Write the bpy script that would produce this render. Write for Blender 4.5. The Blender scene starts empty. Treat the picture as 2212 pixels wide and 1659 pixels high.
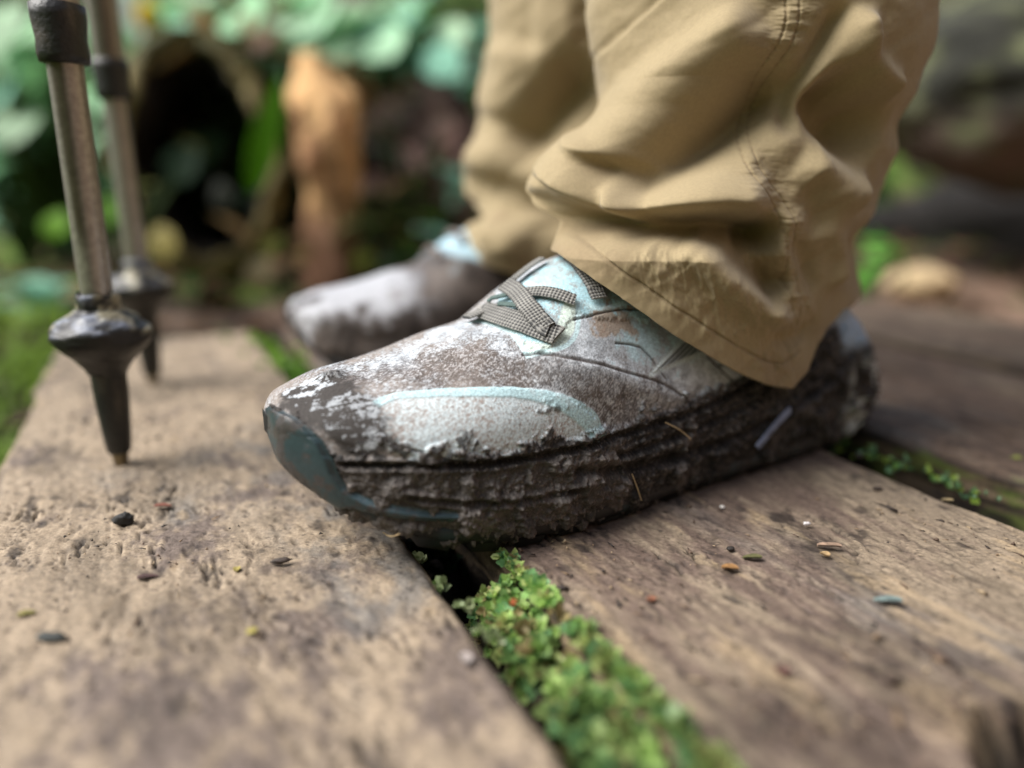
import bpy, math, random
import numpy as np
from mathutils import Vector
R = math.radians
rng = np.random.default_rng(7)
random.seed(7)
S = bpy.context.scene
COL = S.collection

# ------------------------------------------------------------------ camera
HC = .118
FPX = 1597.0
PITCH = math.atan(445 / 1597)
cd = bpy.data.cameras.new('camera'); cam = bpy.data.objects.new('camera', cd); COL.objects.link(cam)
cam.location = (0, 0, HC); cam.rotation_euler = (R(90) - PITCH, 0, 0)
cd.sensor_width = 36; cd.lens = 36 * FPX / 2212
cd.clip_start = .01; cd.clip_end = 200
cd.dof.use_dof = True; cd.dof.focus_distance = .247; cd.dof.aperture_fstop = 2.4
S.camera = cam
# ------------------------------------------------------------------ sky and sun
SUN_EL, SUN_AZ = R(50), R(-98)          # azimuth from +Y towards +X
w = bpy.data.worlds.new('World'); S.world = w; w.use_nodes = True
nt = w.node_tree; nt.nodes.clear()
sky = nt.nodes.new('ShaderNodeTexSky'); sky.sky_type = 'NISHITA'; sky.sun_disc = False
sky.sun_elevation = SUN_EL; sky.sun_rotation = SUN_AZ; sky.dust_density = 4; sky.air_density = 1.0
hs = nt.nodes.new('ShaderNodeHueSaturation'); hs.inputs['Saturation'].default_value = .75
bg = nt.nodes.new('ShaderNodeBackground'); bg.inputs[1].default_value = .085
ow = nt.nodes.new('ShaderNodeOutputWorld')
nt.links.new(sky.outputs[0], hs.inputs['Color']); nt.links.new(hs.outputs[0], bg.inputs[0]); nt.links.new(bg.outputs[0], ow.inputs[0])
sd = bpy.data.lights.new('sun', 'SUN'); sd.energy = 2.9; sd.angle = R(46); sd.color = (1, .99, .97)
sun = bpy.data.objects.new('sun', sd); COL.objects.link(sun)
sdir = Vector((math.sin(SUN_AZ) * math.cos(SUN_EL), math.cos(SUN_AZ) * math.cos(SUN_EL), math.sin(SUN_EL)))
sun.rotation_euler = sdir.to_track_quat('Z', 'Y').to_euler()
S.view_settings.view_transform = 'Standard'; S.view_settings.look = 'None'
S.view_settings.exposure = .88; S.view_settings.gamma = 1
S.render.engine = 'CYCLES'
S.cycles.use_denoising = True
S.cycles.max_bounces = 6

# ------------------------------------------------------------------ helpers
def hsh(i, j, k, seed):
    n = (i.astype(np.int64) * 374761393 + j.astype(np.int64) * 668265263 + k.astype(np.int64) * 2147483647 + seed * 974634777) & 0xffffffff
    n = ((n ^ (n >> 13)) * 1274126177) & 0xffffffff
    n = ((n ^ (n >> 15)) * 2246822519) & 0xffffffff
    n = n ^ (n >> 16)
    return (n & 0xffffff) / float(0xffffff)
def vnoise(x, y, z, seed=0):
    xi, yi, zi = np.floor(x), np.floor(y), np.floor(z)
    fx, fy, fz = x - xi, y - yi, z - zi
    u, v, q = [t * t * t * (t * (t * 6 - 15) + 10) for t in (fx, fy, fz)]
    def c(a, b, d): return hsh(xi + a, yi + b, zi + d, seed)
    def L(a, b, t): return a + (b - a) * t
    x00 = L(c(0, 0, 0), c(1, 0, 0), u); x10 = L(c(0, 1, 0), c(1, 1, 0), u)
    x01 = L(c(0, 0, 1), c(1, 0, 1), u); x11 = L(c(0, 1, 1), c(1, 1, 1), u)
    return L(L(x00, x10, v), L(x01, x11, v), q) * 2 - 1
def fbm(x, y, z=None, octs=4, seed=0, gain=.5):
    if z is None: z = np.zeros_like(x)
    s = 0; a = 1; t = 0
    for o in range(octs):
        ca, sa = math.cos(o * .9), math.sin(o * .9)
        s = s + a * vnoise((x * ca - y * sa) * 2.03 ** o + o * 7.1, (x * sa + y * ca) * 2.03 ** o, z * 2.03 ** o, seed + o); t += a; a *= gain
    return s / t
def sm(e0, e1, x):
    t = np.clip((x - e0) / (e1 - e0), 0, 1); return t * t * (3 - 2 * t)
def lin(r, g, b):
    return np.array([((c / 255 + .055) / 1.055) ** 2.4 if c > 10 else c / 255 / 12.92 for c in (r, g, b)])
def mixc(a, b, t):
    t = np.asarray(t)[..., None]; return a * (1 - t) + b * t
_f = np.array([0, math.cos(PITCH), -math.sin(PITCH)]); _u = np.array([0, math.sin(PITCH), math.cos(PITCH)]); CP = np.array([0, 0, HC])
def ray(x, y): return _f + np.array([(x - 1106) / FPX, 0, 0]) - (y - 829.5) / FPX * _u
def ground(x, y, z=0):
    d = ray(x, y); return CP + d * (z - HC) / d[2]
def at(x, y, Y):
    d = ray(x, y); return CP + d * Y / d[1]
def proj(P):
    d = P - CP; Z = d @ _f; return np.stack([1106 + FPX * d[..., 0] / Z, 829.5 - FPX * (d @ _u) / Z], -1)

def tag(o, label=None, cat=None, group=None, kind=None):
    if label: o['label'] = label
    if cat: o['category'] = cat
    if group: o['group'] = group
    if kind: o['kind'] = kind
    return o
def empty(name, loc=(0, 0, 0), rz=0):
    o = bpy.data.objects.new(name, None); COL.objects.link(o); o.location = loc; o.rotation_euler = (0, 0, rz); o.empty_display_size = .05
    return o
def mesh(name, V, F, mat, parent=None, smooth=True, color=None, extra=None):
    me = bpy.data.meshes.new(name)
    V = np.asarray(V, float)
    if isinstance(F, np.ndarray):
        n = len(F); k = F.shape[1]
        me.vertices.add(len(V)); me.vertices.foreach_set('co', V.ravel())
        me.loops.add(n * k); me.loops.foreach_set('vertex_index', F.astype(np.int32).ravel())
        me.polygons.add(n); me.polygons.foreach_set('loop_start', np.arange(0, n * k, k, dtype=np.int32))
        me.update(calc_edges=True); me.validate()
    else:
        me.from_pydata([tuple(v) for v in V], [], F); me.update()
    if smooth: me.polygons.foreach_set('use_smooth', np.ones(len(me.polygons), bool))
    if color is not None:
        ca = me.color_attributes.new('Col', 'FLOAT_COLOR', 'POINT')
        c4 = np.ones((len(V), 4)); c4[:, :3] = np.clip(color, 0, 1); ca.data.foreach_set('color', c4.ravel())
    if extra is not None:
        at_ = me.attributes.new('rough', 'FLOAT', 'POINT'); at_.data.foreach_set('value', np.asarray(extra, float).ravel())
    me.materials.append(mat)
    o = bpy.data.objects.new(name, me); COL.objects.link(o)
    if parent: o.parent = parent
    return o
def gridfaces(n, m, wrap=False):
    i = np.arange(n - 1)[:, None]; j = np.arange(m if wrap else m - 1)[None, :]
    a = i * m + j; b = i * m + (j + 1) % m
    return np.stack([a, b, b + m, a + m], -1).reshape(-1, 4)
def normals(G, wrap=False):
    du = np.gradient(G, axis=0)
    if wrap: dv = np.roll(G, -1, 1) - np.roll(G, 1, 1)
    else: dv = np.gradient(G, axis=1)
    n = np.cross(du, dv); return n / (np.linalg.norm(n, axis=-1, keepdims=True) + 1e-12)
def polyd(X, Y, pts):
    """distance to a polyline, position along it (0..1) and signed side"""
    best = np.full(X.shape, 1e9); side = np.zeros(X.shape); tt = np.zeros(X.shape); n = len(pts) - 1
    for k in range(n):
        ax, ay = pts[k][:2]; bx, by = pts[k + 1][:2]; dx, dy = bx - ax, by - ay; l2 = dx * dx + dy * dy + 1e-12
        t = np.clip(((X - ax) * dx + (Y - ay) * dy) / l2, 0, 1)
        d = np.hypot(X - ax - t * dx, Y - ay - t * dy); m = d < best
        best = np.where(m, d, best); side = np.where(m, np.sign(dx * (Y - ay) - dy * (X - ax)), side); tt = np.where(m, (k + t) / n, tt)
    return best, tt, side
def inpoly(X, Y, pts):
    """signed distance, positive inside"""
    ins = np.zeros(X.shape, bool); n = len(pts)
    for k in range(n):
        ax, ay = pts[k]; bx, by = pts[(k + 1) % n]
        c = ((ay > Y) != (by > Y)) & (X < (bx - ax) * (Y - ay) / (by - ay + 1e-15) + ax)
        ins ^= c
    d, _, _ = polyd(X, Y, list(pts) + [pts[0]])
    return np.where(ins, d, -d)
def catmull(pts, n):
    P = np.array(pts, float); P = np.vstack([2 * P[0] - P[1], P, 2 * P[-1] - P[-2]])
    k = len(P) - 3; t = np.linspace(0, k - 1e-9, n); i = t.astype(int); f = (t - i)[:, None]
    a, b, c, d = P[i], P[i + 1], P[i + 2], P[i + 3]
    return .5 * (2 * b + (c - a) * f + (2 * a - 5 * b + 4 * c - d) * f ** 2 + (3 * b - a - 3 * c + d) * f ** 3)

def material(name, base=(.5, .5, .5), rough=.7, vcol=False, var=.25, scale=300., bump=.2, bscale=400., bdist=.0004, metal=0, spec=.5, rattr=False, trans=0, sheen=0, stretch=None, leaf=0):
    m = bpy.data.materials.new(name); m.use_nodes = True; t = m.node_tree; b = t.nodes['Principled BSDF']; L = t.links.new
    tc = t.nodes.new('ShaderNodeTexCoord'); src = tc.outputs['Object']
    if stretch:
        mp = t.nodes.new('ShaderNodeMapping'); mp.inputs['Scale'].default_value = stretch; L(src, mp.inputs[0]); src = mp.outputs[0]
    n = t.nodes.new('ShaderNodeTexNoise'); n.inputs['Scale'].default_value = scale; n.inputs['Detail'].default_value = 4; L(src, n.inputs['Vector'])
    mr = t.nodes.new('ShaderNodeMapRange'); mr.inputs[1].default_value = .3; mr.inputs[2].default_value = .7; mr.inputs[3].default_value = 1 - var; mr.inputs[4].default_value = 1 + var; L(n.outputs[0], mr.inputs[0])
    vm = t.nodes.new('ShaderNodeVectorMath'); vm.operation = 'SCALE'; L(mr.outputs[0], vm.inputs['Scale'])
    if vcol:
        a = t.nodes.new('ShaderNodeAttribute'); a.attribute_name = 'Col'; L(a.outputs['Color'], vm.inputs[0])
    else: vm.inputs[0].default_value = base
    L(vm.outputs[0], b.inputs['Base Color'])
    b.inputs['Roughness'].default_value = rough; b.inputs['Metallic'].default_value = metal; b.inputs['Specular IOR Level'].default_value = spec
    if rattr:
        a = t.nodes.new('ShaderNodeAttribute'); a.attribute_name = 'rough'; L(a.outputs['Fac'], b.inputs['Roughness'])
    if sheen: b.inputs['Sheen Weight'].default_value = sheen
    if trans:
        b.inputs['Subsurface Weight'].default_value = trans; b.inputs['Subsurface Radius'].default_value = (.002, .004, .001); b.inputs['Subsurface Scale'].default_value = 1
    if bump:
        n2 = t.nodes.new('ShaderNodeTexNoise'); n2.inputs['Scale'].default_value = bscale; n2.inputs['Detail'].default_value = 5; L(src, n2.inputs['Vector'])
        bp = t.nodes.new('ShaderNodeBump'); bp.inputs['Strength'].default_value = bump; bp.inputs['Distance'].default_value = bdist; L(n2.outputs[0], bp.inputs['Height']); L(bp.outputs[0], b.inputs['Normal'])
    if leaf:
        tr = t.nodes.new('ShaderNodeBsdfTranslucent'); mx = t.nodes.new('ShaderNodeMixShader'); mx.inputs[0].default_value = leaf; L(vm.outputs[0], tr.inputs['Color'])
        L(b.outputs[0], mx.inputs[1]); L(tr.outputs[0], mx.inputs[2]); L(mx.outputs[0], t.nodes['Material Output'].inputs['Surface'])
    return m

M_SHOE = material('dusty_knit', vcol=True, rattr=True, var=.3, scale=1500, bump=.5, bscale=1300, bdist=.0004, spec=.35)
M_RUB = material('teal_rubber', lin(58, 88, 96), .42, vcol=True, rattr=True, var=.15, scale=700, bump=.25, bscale=900, bdist=.0003)
M_LACE = material('woven_lace', vcol=True, rough=.75, var=.15, scale=2000, bump=.3, bscale=2000, bdist=.0002)
M_TROU = material('khaki_cotton', lin(172, 148, 108), .78, vcol=True, var=.07, scale=900, bump=.2, bscale=2600, bdist=.0002, spec=.25, sheen=.15)
M_THREAD = material('thread', lin(125, 105, 74), .8, var=.1, bump=0)
M_WOOD = material('weathered_wood', vcol=True, rattr=True, var=.22, scale=900, bump=.5, bscale=1400, bdist=.0005, spec=.3)
M_SOIL = material('dark_soil', vcol=True, rough=.9, var=.35, scale=60, bump=.8, bscale=90, bdist=.004, spec=.2)
M_MOSS = material('moss_leaf', vcol=True, rough=.42, var=.15, scale=500, bump=0, spec=.5, leaf=.3)
M_LEAF = material('green_leaf', vcol=True, rough=.65, var=.2, scale=40, bump=.2, bscale=60, bdist=.001, leaf=.4, spec=.2)
M_BARK = material('bark', vcol=True, rough=.85, var=.3, scale=30, bump=.8, bscale=60, bdist=.006)
M_SHAFT = material('scuffed_shaft', lin(150, 138, 120), .38, vcol=True, var=.18, scale=400, bump=.2, bscale=700, bdist=.0002, metal=.7)
M_POLEBLK = material('black_plastic', lin(34, 33, 30), .45, vcol=True, var=.35, scale=500, bump=.5, bscale=450, bdist=.0008)
M_BIT = material('plant_bit', vcol=True, rough=.7, var=.25, scale=700, bump=.4, bscale=900, bdist=.0003)
M_SKIN = material('skin', lin(190, 140, 115), .5, var=.05, bump=0, trans=.05)
M_ROCK = material('mossy_rock', vcol=True, rough=.9, var=.3, scale=20, bump=.8, bscale=40, bdist=.01)

# ================================================================== PLANKS
ANG = math.atan2(.5078, 1.0379)
PD = np.array([-math.sin(ANG), math.cos(ANG)]); PE = np.array([math.cos(ANG), math.sin(ANG)])
def tw(p): return float(np.dot(p[:2], PD)), float(np.dot(p[:2], PE))

def plank(seed, wl, wr, t0, t1, label, ztop=0., dense=(.05, .5), step=.0007, palette=None, thick=.045, holes=(), endcut=0., rag=.003, moss_edge=0, leftrag=None, wstep=.0007):
    # stations along the plank: fine where the picture is sharp
    a = np.arange(t0, dense[0], .004); b = np.arange(dense[0], dense[1], step); c = dense[1] + np.cumsum(step * 1.012 ** np.arange(400)); c = c[c < t1]
    T = np.concatenate([a, b, c, [t1]]); W = wr - wl
    nw = int(W / wstep)
    # section: side face up, rounded edge, top, rounded edge, side face down
    r = .004
    sl = np.linspace(-thick, -r, 26)[:-1]; ph = np.linspace(0, math.pi / 2, 8)
    yl = np.concatenate([np.zeros(25), r - r * np.cos(ph), np.linspace(r, W - r, nw)[1:-1], W - r + r * np.sin(ph), np.full(25, W)])
    zl = np.concatenate([sl, -r + r * np.sin(ph), np.zeros(nw - 2), -r + r * np.cos(ph), sl[::-1]])
    fade = np.concatenate([np.zeros(25), np.linspace(0, 1, 8), np.ones(nw - 2), np.linspace(1, 0, 8), np.zeros(25)])
    TT = np.repeat(T[:, None], len(yl), 1); YY = np.repeat(yl[None], len(T), 0); ZZ = np.repeat(zl[None], len(T), 0); FD = np.repeat(fade[None], len(T), 0)
    # ragged edges
    el = rag * fbm(T * 22, T * 0 + seed, octs=5, seed=seed); er = rag * fbm(T * 18, T * 0 + seed + 5, octs=5, seed=seed + 3)
    if leftrag is not None: el = el + leftrag(T)
    k = YY / W
    ZW = ZZ * 90
    YW = YY + el[:, None] * (1 - k) ** 4 + er[:, None] * k ** 4
    # surface relief
    x, y = TT, YW + wl
    wob = .012 * fbm(x * 9, y * 9, octs=2, seed=seed + 9)
    grain = fbm(x * 55, (y + wob) * 420, octs=4, seed=seed + 11)
    broad = fbm(x * 14, y * 30, octs=3, seed=seed + 13)
    flake = fbm(x * 230, (y + wob) * 430, octs=5, seed=seed + 17, gain=.7)
    pit = fbm(x * 240, y * 420, octs=3, seed=seed + 19)
    crack = 1 - np.abs(fbm(x * 38, (y + wob) * 330, octs=3, seed=seed + 23)) * 2
    crackm = sm(.86, .99, crack) * sm(.05, .35, fbm(x * 30, y * 60, octs=2, seed=seed + 29))
    h = .0011 * broad + .00035 * grain + .00075 * flake * (.5 + .5 * sm(-.2, .5, fbm(x * 40, y * 60, octs=2, seed=seed + 31))) - .0006 * sm(.36, .6, pit) - .0018 * crackm
    side = fbm(x * 40, ZW * 4.0, octs=5, seed=seed + 37)
    Zs = ZZ + h * FD
    YW = YW + (1 - FD) * side * .0016 * np.where(k < .5, 1, -1)
    dark = np.zeros_like(x)
    for (ht, hw, ra, rb, dep) in holes:
        d = np.hypot((x - ht) / ra, (y - hw) / rb) + .25 * fbm(x * 60, y * 90, octs=3, seed=seed + 41)
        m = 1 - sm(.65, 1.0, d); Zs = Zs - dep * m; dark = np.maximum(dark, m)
    Zs[-1] = Zs[-1] * 1.0; end = np.clip((t1 - .006 - TT) / .006, -1, 0); Zs = Zs - .004 * end ** 2
    # near and far ends closed by pulling a last ring down
    P = np.zeros(x.shape + (3,)); P[..., 0] = PD[0] * TT + PE[0] * (YW + wl); P[..., 1] = PD[1] * TT + PE[1] * (YW + wl)
    if endcut: P[..., 0] += 0
    P[..., 2] = Zs + ztop
    first = P[:1].copy(); first[..., 2] = ztop - thick; last = P[-1:].copy(); last[..., 2] = ztop - thick
    P = np.concatenate([first, P, last], 0)
    # colour of the wood, its dust, stains and grain
    tan, brn, gry, ylw, drk = palette
    kx = 2.1 if seed == 100 else 1.0
    n1 = fbm(x * 13 * kx, y * 34, octs=5, seed=seed + 51, gain=.6); n2 = fbm(x * 26 * kx + 4, y * 80, octs=5, seed=seed + 53, gain=.6); n3 = fbm(x * 9, y * 16, octs=3, seed=seed + 57)
    n4 = fbm(x * 60 * kx ** 1.5, (y + wob) * 330, octs=4, seed=seed + 59, gain=.65)
    c = mixc(brn, tan, sm(-.28, .38, n1 + .5 * n4 + (palette_bias(x, y, seed))))
    c = mixc(c, gry, .7 * sm(.12, .5, n3) * sm(-.3, .3, n2))
    c = mixc(c, ylw, .6 * sm(.22, .6, n2 + .25 * n4 + .4 * palette_yel(x, y, seed)))
    c = mixc(c, drk, .75 * sm(.3, .62, fbm(x * 90, y * 160, octs=4, seed=seed + 61)))
    damp = sm(.05, .45, fbm(x * 20 + 9, y * 42, octs=5, seed=seed + 63, gain=.6)); c = mixc(c, c * .55, .75 * damp)
    c = c * (1 + .26 * n4[..., None]) * (1 + .22 * flake[..., None])
    fs = fbm(x * 420, y * 620, octs=3, seed=seed + 65, gain=.7); c = c * (1 + .3 * fs[..., None]); c = mixc(c, drk, .7 * sm(.38, .55, fs) )
    c = mixc(c, drk * .7, .8 * crackm + .35 * sm(.3, .6, pit))
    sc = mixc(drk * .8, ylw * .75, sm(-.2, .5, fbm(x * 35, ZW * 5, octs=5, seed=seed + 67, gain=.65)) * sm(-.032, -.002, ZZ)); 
    if moss_edge: sc = mixc(sc, lin(95, 110, 50), moss_edge * sm(.1, .4, fbm(x * 45, ZW * 2, octs=3, seed=seed + 71)))
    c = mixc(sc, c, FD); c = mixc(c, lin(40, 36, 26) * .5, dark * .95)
    c = np.concatenate([c[:1], c, c[-1:]], 0)
    rg = np.clip(.72 + .2 * n2, .45, .95); rg = np.concatenate([rg[:1], rg, rg[-1:]], 0)
    n, m = P.shape[:2]
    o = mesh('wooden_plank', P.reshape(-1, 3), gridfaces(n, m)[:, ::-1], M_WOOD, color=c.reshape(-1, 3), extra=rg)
    tag(o, label, 'plank', 'weathered boards of the walkway')
    return o
def palette_bias(x, y, seed):
    if seed == 100: return .36 * sm(.12, .24, x) - .35 * sm(.13, .04, x) + .25 * sm(.3, .5, x)
    if seed == 200: return -.42 * sm(.19, .24, x) - .1 + .35 * np.exp(-((x - .10) / .05) ** 2)
    return -.15 + 0 * x
def palette_yel(x, y, seed):
    if seed == 200: return .35 * sm(.20, .10, x) - .3
    return -.45 + 0 * x

t_, W1L = tw(ground(65, 880)); W1R = tw(ground(848, 1130))[1]; W2L = tw(ground(1075, 1190))[1]; W2R = tw(ground(1990, 1052))[1]; W3L = tw(ground(2212, 1045))[1]
TAN, BRN, GRY, YLW, DRK = lin(150, 134, 114), lin(104, 92, 84), lin(106, 105, 103), lin(154, 134, 106), lin(46, 39, 36)
plank(100, W1L, W1R, -.25, tw(ground(330, 731))[0], 'wide tan plank under the two pole tips, left of the mossy gap', palette=(TAN, BRN * 1.1, GRY, YLW, DRK), dense=(.03, .36), step=.0008, wstep=.0008, rag=.004)
def chip(T): return -.001 + 0 * T
plank(200, W2L, W2R, -.25, .62, 'wide brown plank under the near shoe with a dark hole in its front corner', palette=(TAN * .82, lin(108, 92, 82), GRY, YLW, DRK), dense=(.03, .34), step=.0008, wstep=.0008, rag=.004, leftrag=chip,
      holes=[(tw(ground(2225, 1650))[0] - .008, tw(ground(2225, 1650))[1] + .01, .022, .026, .014)])
plank(300, W3L, W3L + .17, -.1, .84, 'brown plank with a yellow grained mossy edge, behind the heel of the near shoe', palette=(TAN * .72, lin(108, 90, 76), GRY * .8, YLW * .9, DRK), dense=(.1, .3), step=.0014, wstep=.0012, ztop=.001, moss_edge=.7, rag=.003)
plank(400, W3L + .19, W3L + .34, -.05, .98, 'farthest dull brown plank at the right edge of the photo', palette=(TAN * .6, lin(104, 88, 74), GRY * .8, YLW * .7, DRK), dense=(.1, .2), step=.003, wstep=.002, ztop=.002, rag=.003)

# ================================================================== SHOE
SH_L = .295
ks = [0, .006, .012, .021, .031, .046, .063, .078, .085, .093, .103, .116, .135, .16, .2, .228, .249, .265, .282, .295]
kt = [.0440, .0512, .0530, .0560, .0575, .0605, .0655, .0690, .0740, .0800, .0860, .0910, .096, .098, .096, .092, .082, .060, .032, .016]
bs = [0, .006, .012, .025, .045, .07, .1, .2, .24, .272, .295]
bt = [.0400, .030, .0245, .0145, .0060, .0022, .001, .001, .003, .007, .016]
ws = [0, .003, .008, .016, .03, .05, .07, .09, .12, .16, .2, .228, .258, .278, .289, .295]
wt = [0, .0125, .0205, .0290, .0375, .0435, .0455, .0455, .0430, .0380, .0352, .0335, .0295, .0215, .012, 0]
ms = [0, .04, .1, .2, .295]; mt = [.047, .034, .032, .040, .044]
def pch(x, xs, ys):      # smooth monotone-ish interpolation
    xs = np.array(xs, float); ys = np.array(ys, float); d = np.diff(ys) / np.diff(xs)
    m = np.zeros(len(xs)); m[1:-1] = np.where(d[1:] * d[:-1] > 0, 2 * d[1:] * d[:-1] / (d[1:] + d[:-1] + 1e-12), 0); m[0] = d[0]; m[-1] = d[-1]
    x = np.clip(x, xs[0], xs[-1]); i = np.clip(np.searchsorted(xs, x) - 1, 0, len(xs) - 2); h = xs[i + 1] - xs[i]; t = (x - xs[i]) / h
    return (1 + 2 * t) * (1 - t) ** 2 * ys[i] + t * (1 - t) ** 2 * h * m[i] + t * t * (3 - 2 * t) * ys[i + 1] + t * t * (t - 1) * h * m[i + 1]
def shoe_grid(ns, nl, nm):
    q = np.linspace(0, 1, ns); s = SH_L * (q - .10 * np.sin(2 * math.pi * q) / (2 * math.pi) * 1.0)
    e = .045; s = np.where(s < e, e * (s / e) ** 1.7, s); s2 = SH_L - s; s = np.where(s2 < .02, SH_L - .02 * (s2 / .02) ** 1.6, s)
    zt = pch(s, ks, kt); zb = pch(s, bs, bt); wd = pch(s, ws, wt); zm = np.minimum(pch(s, ms, mt), zb + (zt - zb) * .62) - .0
    ank = sm(.09, .15, s)
    G = np.zeros((ns, nl + nm, 3))
    for i in range(ns):
        z0, z1, z2, W_, a = zb[i], zm[i], zt[i], wd[i], ank[i]; Hm = z1 - z0; H = z2 - z1
        g = .965
        prof = [(0, z0), (.6, z0), (.88, z0 + .0006), (.965, z0 + .12 * Hm), (1.0, z0 + .38 * Hm), (1.0, z0 + .7 * Hm), (g, z1), (.965 - .01 * a, z1 + .15 * H),
                (.92 - .08 * a, z1 + .36 * H), (.80 - .14 * a, z1 + .58 * H), (.60 - .12 * a, z1 + .78 * H), (.34 - .04 * a, z1 + .93 * H), (0, z2)]
        p = np.array(prof); p[:, 0] *= W_
        c = catmull(p, 300); d = np.concatenate([[0], np.cumsum(np.hypot(*np.diff(c, axis=0).T))])
        def samp(n, lo, hi):
            q = np.linspace(lo, hi, n) * d[-1]; return np.interp(q, d, c[:, 0]), np.interp(q, d, c[:, 1])
        yl, zl = samp(nl, 0, 1); ym, zmm = samp(nm + 2, 1, 0); ym, zmm = ym[1:-1], zmm[1:-1]
        G[i, :, 0] = s[i]; G[i, :nl, 1] = yl; G[i, :nl, 2] = zl; G[i, nl:, 1] = -ym; G[i, nl:, 2] = zmm
    # the last curves inwards at the toe
    return G, s
def shoe_world(G, T, al, side=1):
    a = np.array([math.cos(al), math.sin(al)]); n = np.array([math.sin(al), -math.cos(al)]) * side
    P = np.zeros_like(G); P[..., 0] = T[0] + G[..., 0] * a[0] + G[..., 1] * n[0]; P[..., 1] = T[1] + G[..., 0] * a[1] + G[..., 1] * n[1]; P[..., 2] = G[..., 2]
    return P
AL = R(29); TIP = (-.080, .226)
NS, NL, NM = 860, 400, 80
G, sS = shoe_grid(NS, NL, NM)
PW = shoe_world(G, TIP, AL)
mid = PW[:, int(NL * .5)]
US = np.concatenate([[0], np.cumsum(np.linalg.norm(np.diff(mid, axis=0), axis=1))])
arc = np.concatenate([[0], np.cumsum(np.linalg.norm(np.diff(PW[280, :NL], axis=0), axis=1))])
UU = np.repeat(US[:, None], NL + NM, 1); VV = np.repeat(np.concatenate([np.interp(np.arange(NL), np.arange(NL), arc), arc[-1] + .002 * np.arange(1, NM + 1)])[None], NS, 0)
PXY = proj(PW); NRM = normals(PW, True)
if (NRM[400, NL // 2] @ (CP - PW[400, NL // 2])) < 0: NRM = -NRM
facing = ((CP - PW) * NRM).sum(-1) > 0; facing[:, NL:] = False
fx, fy = PXY[..., 0][facing], PXY[..., 1][facing]; fu, fv = UU[facing], VV[facing]; fi = np.argwhere(facing)
def uv(pts):
    out = []
    for x, y in pts:
        k = int(np.argmin((fx - x) ** 2 + (fy - y) ** 2)); out.append((fu[k], fv[k]))
    return out
def line(pts, n=None):   # densify, then to surface coordinates
    c = catmull(pts, n or len(pts) * 4); return uv(c)
K = .000185              # metres per photo unit on the shoe side
lat = np.zeros(UU.shape, bool); lat[:, :NL] = True
n_f = fbm(PW[..., 0] * 2300, PW[..., 1] * 2300, PW[..., 2] * 2300, octs=2, seed=1)
n_f2 = fbm(PW[..., 0] * 1150, PW[..., 1] * 1150, PW[..., 2] * 1150, octs=2, seed=15)
n_m = fbm(PW[..., 0] * 330, PW[..., 1] * 330, PW[..., 2] * 330, octs=4, seed=2, gain=.6)
n_b = fbm(PW[..., 0] * 80, PW[..., 1] * 80, PW[..., 2] * 80, octs=4, seed=3)
n_s = fbm(UU * 60 + VV * 60, (VV - UU * .3) * 500, octs=4, seed=4, gain=.6)
rag = (n_m * .0065 + n_b * .002 + n_f * .0012)
BLUE, WHT, DUST, DUSTD, PALE, CREAM, MUD, MUDL = lin(172, 208, 217), lin(206, 212, 218), lin(148, 139, 133), lin(88, 79, 75), lin(178, 184, 190), lin(200, 214, 204), lin(31, 29, 28), lin(74, 69, 66)
# dusty upper, paler towards the laces
zon = inpoly(UU, VV, line([(860, 775), (1010, 705), (1060, 680), (1130, 690), (1220, 770), (1420, 830), (1500, 850), (1620, 830), (1450, 690), (1350, 600), (1195, 535), (1000, 690)], 60))
cov = sm(-.026, .014, zon + rag * 1.4 + .004 * n_b)
spk = n_f + .7 * n_f2 + .25 * n_m
dark_ = mixc(DUST, DUSTD, sm(-.3, .3, n_b + .4 * n_m)); lite = mixc(PALE, WHT, sm(-.2, .4, n_m))
upper = mixc(dark_, lite, sm(-.75, .75, .8 * spk + (cov - .22) * 1.6 + .7 * n_b + .3 * n_s))
band, _, _ = polyd(UU, VV, line([(700, 830), (850, 800), (1000, 788), (1150, 796), (1290, 850), (1400, 890), (1480, 880)]))
bm_ = sm(.013, .002, band + rag * 1.2)
upper = mixc(upper, mixc(lin(80, 70, 66), lin(172, 166, 164), sm(.0, .6, spk)), .62 * bm_)
upper = upper * (1 - .22 * sm(.0, .45, -spk)[..., None])
# clean turquoise by the laces
bl = inpoly(UU, VV, line([(1010, 662), (1100, 600), (1200, 540), (1280, 560), (1420, 680), (1330, 690), (1240, 690), (1165, 768), (1110, 715), (1060, 690)], 50))
bm = sm(-.0006, .0006, bl + rag * .5)
upper = mixc(upper, mixc(BLUE, lin(150, 146, 142), .75 * sm(.05, .35, n_m + .5 * n_f + .6 * n_b)), bm * (1 - .3 * sm(.2, .5, n_f)))
b2 = inpoly(UU, VV, uv([(1290, 690), (1400, 690), (1480, 760), (1400, 790), (1340, 750)]))
upper = mixc(upper, BLUE, .6 * sm(-.004, .002, b2 + rag * 2))
st = inpoly(UU, VV, uv([(1270, 680), (1350, 670), (1370, 720), (1300, 730)]))
upper = mixc(upper, lin(150, 118, 88), .75 * sm(-.002, .001, st + rag * 1.2))
cr = inpoly(UU, VV, uv([(1140, 768), (1128, 742), (1190, 750), (1222, 640), (1238, 640), (1244, 662), (1240, 715), (1222, 745), (1190, 762)]))
upper = mixc(upper, CREAM, sm(-.0003, .0004, cr) * (1 - .3 * sm(.1, .6, n_f)))
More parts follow.
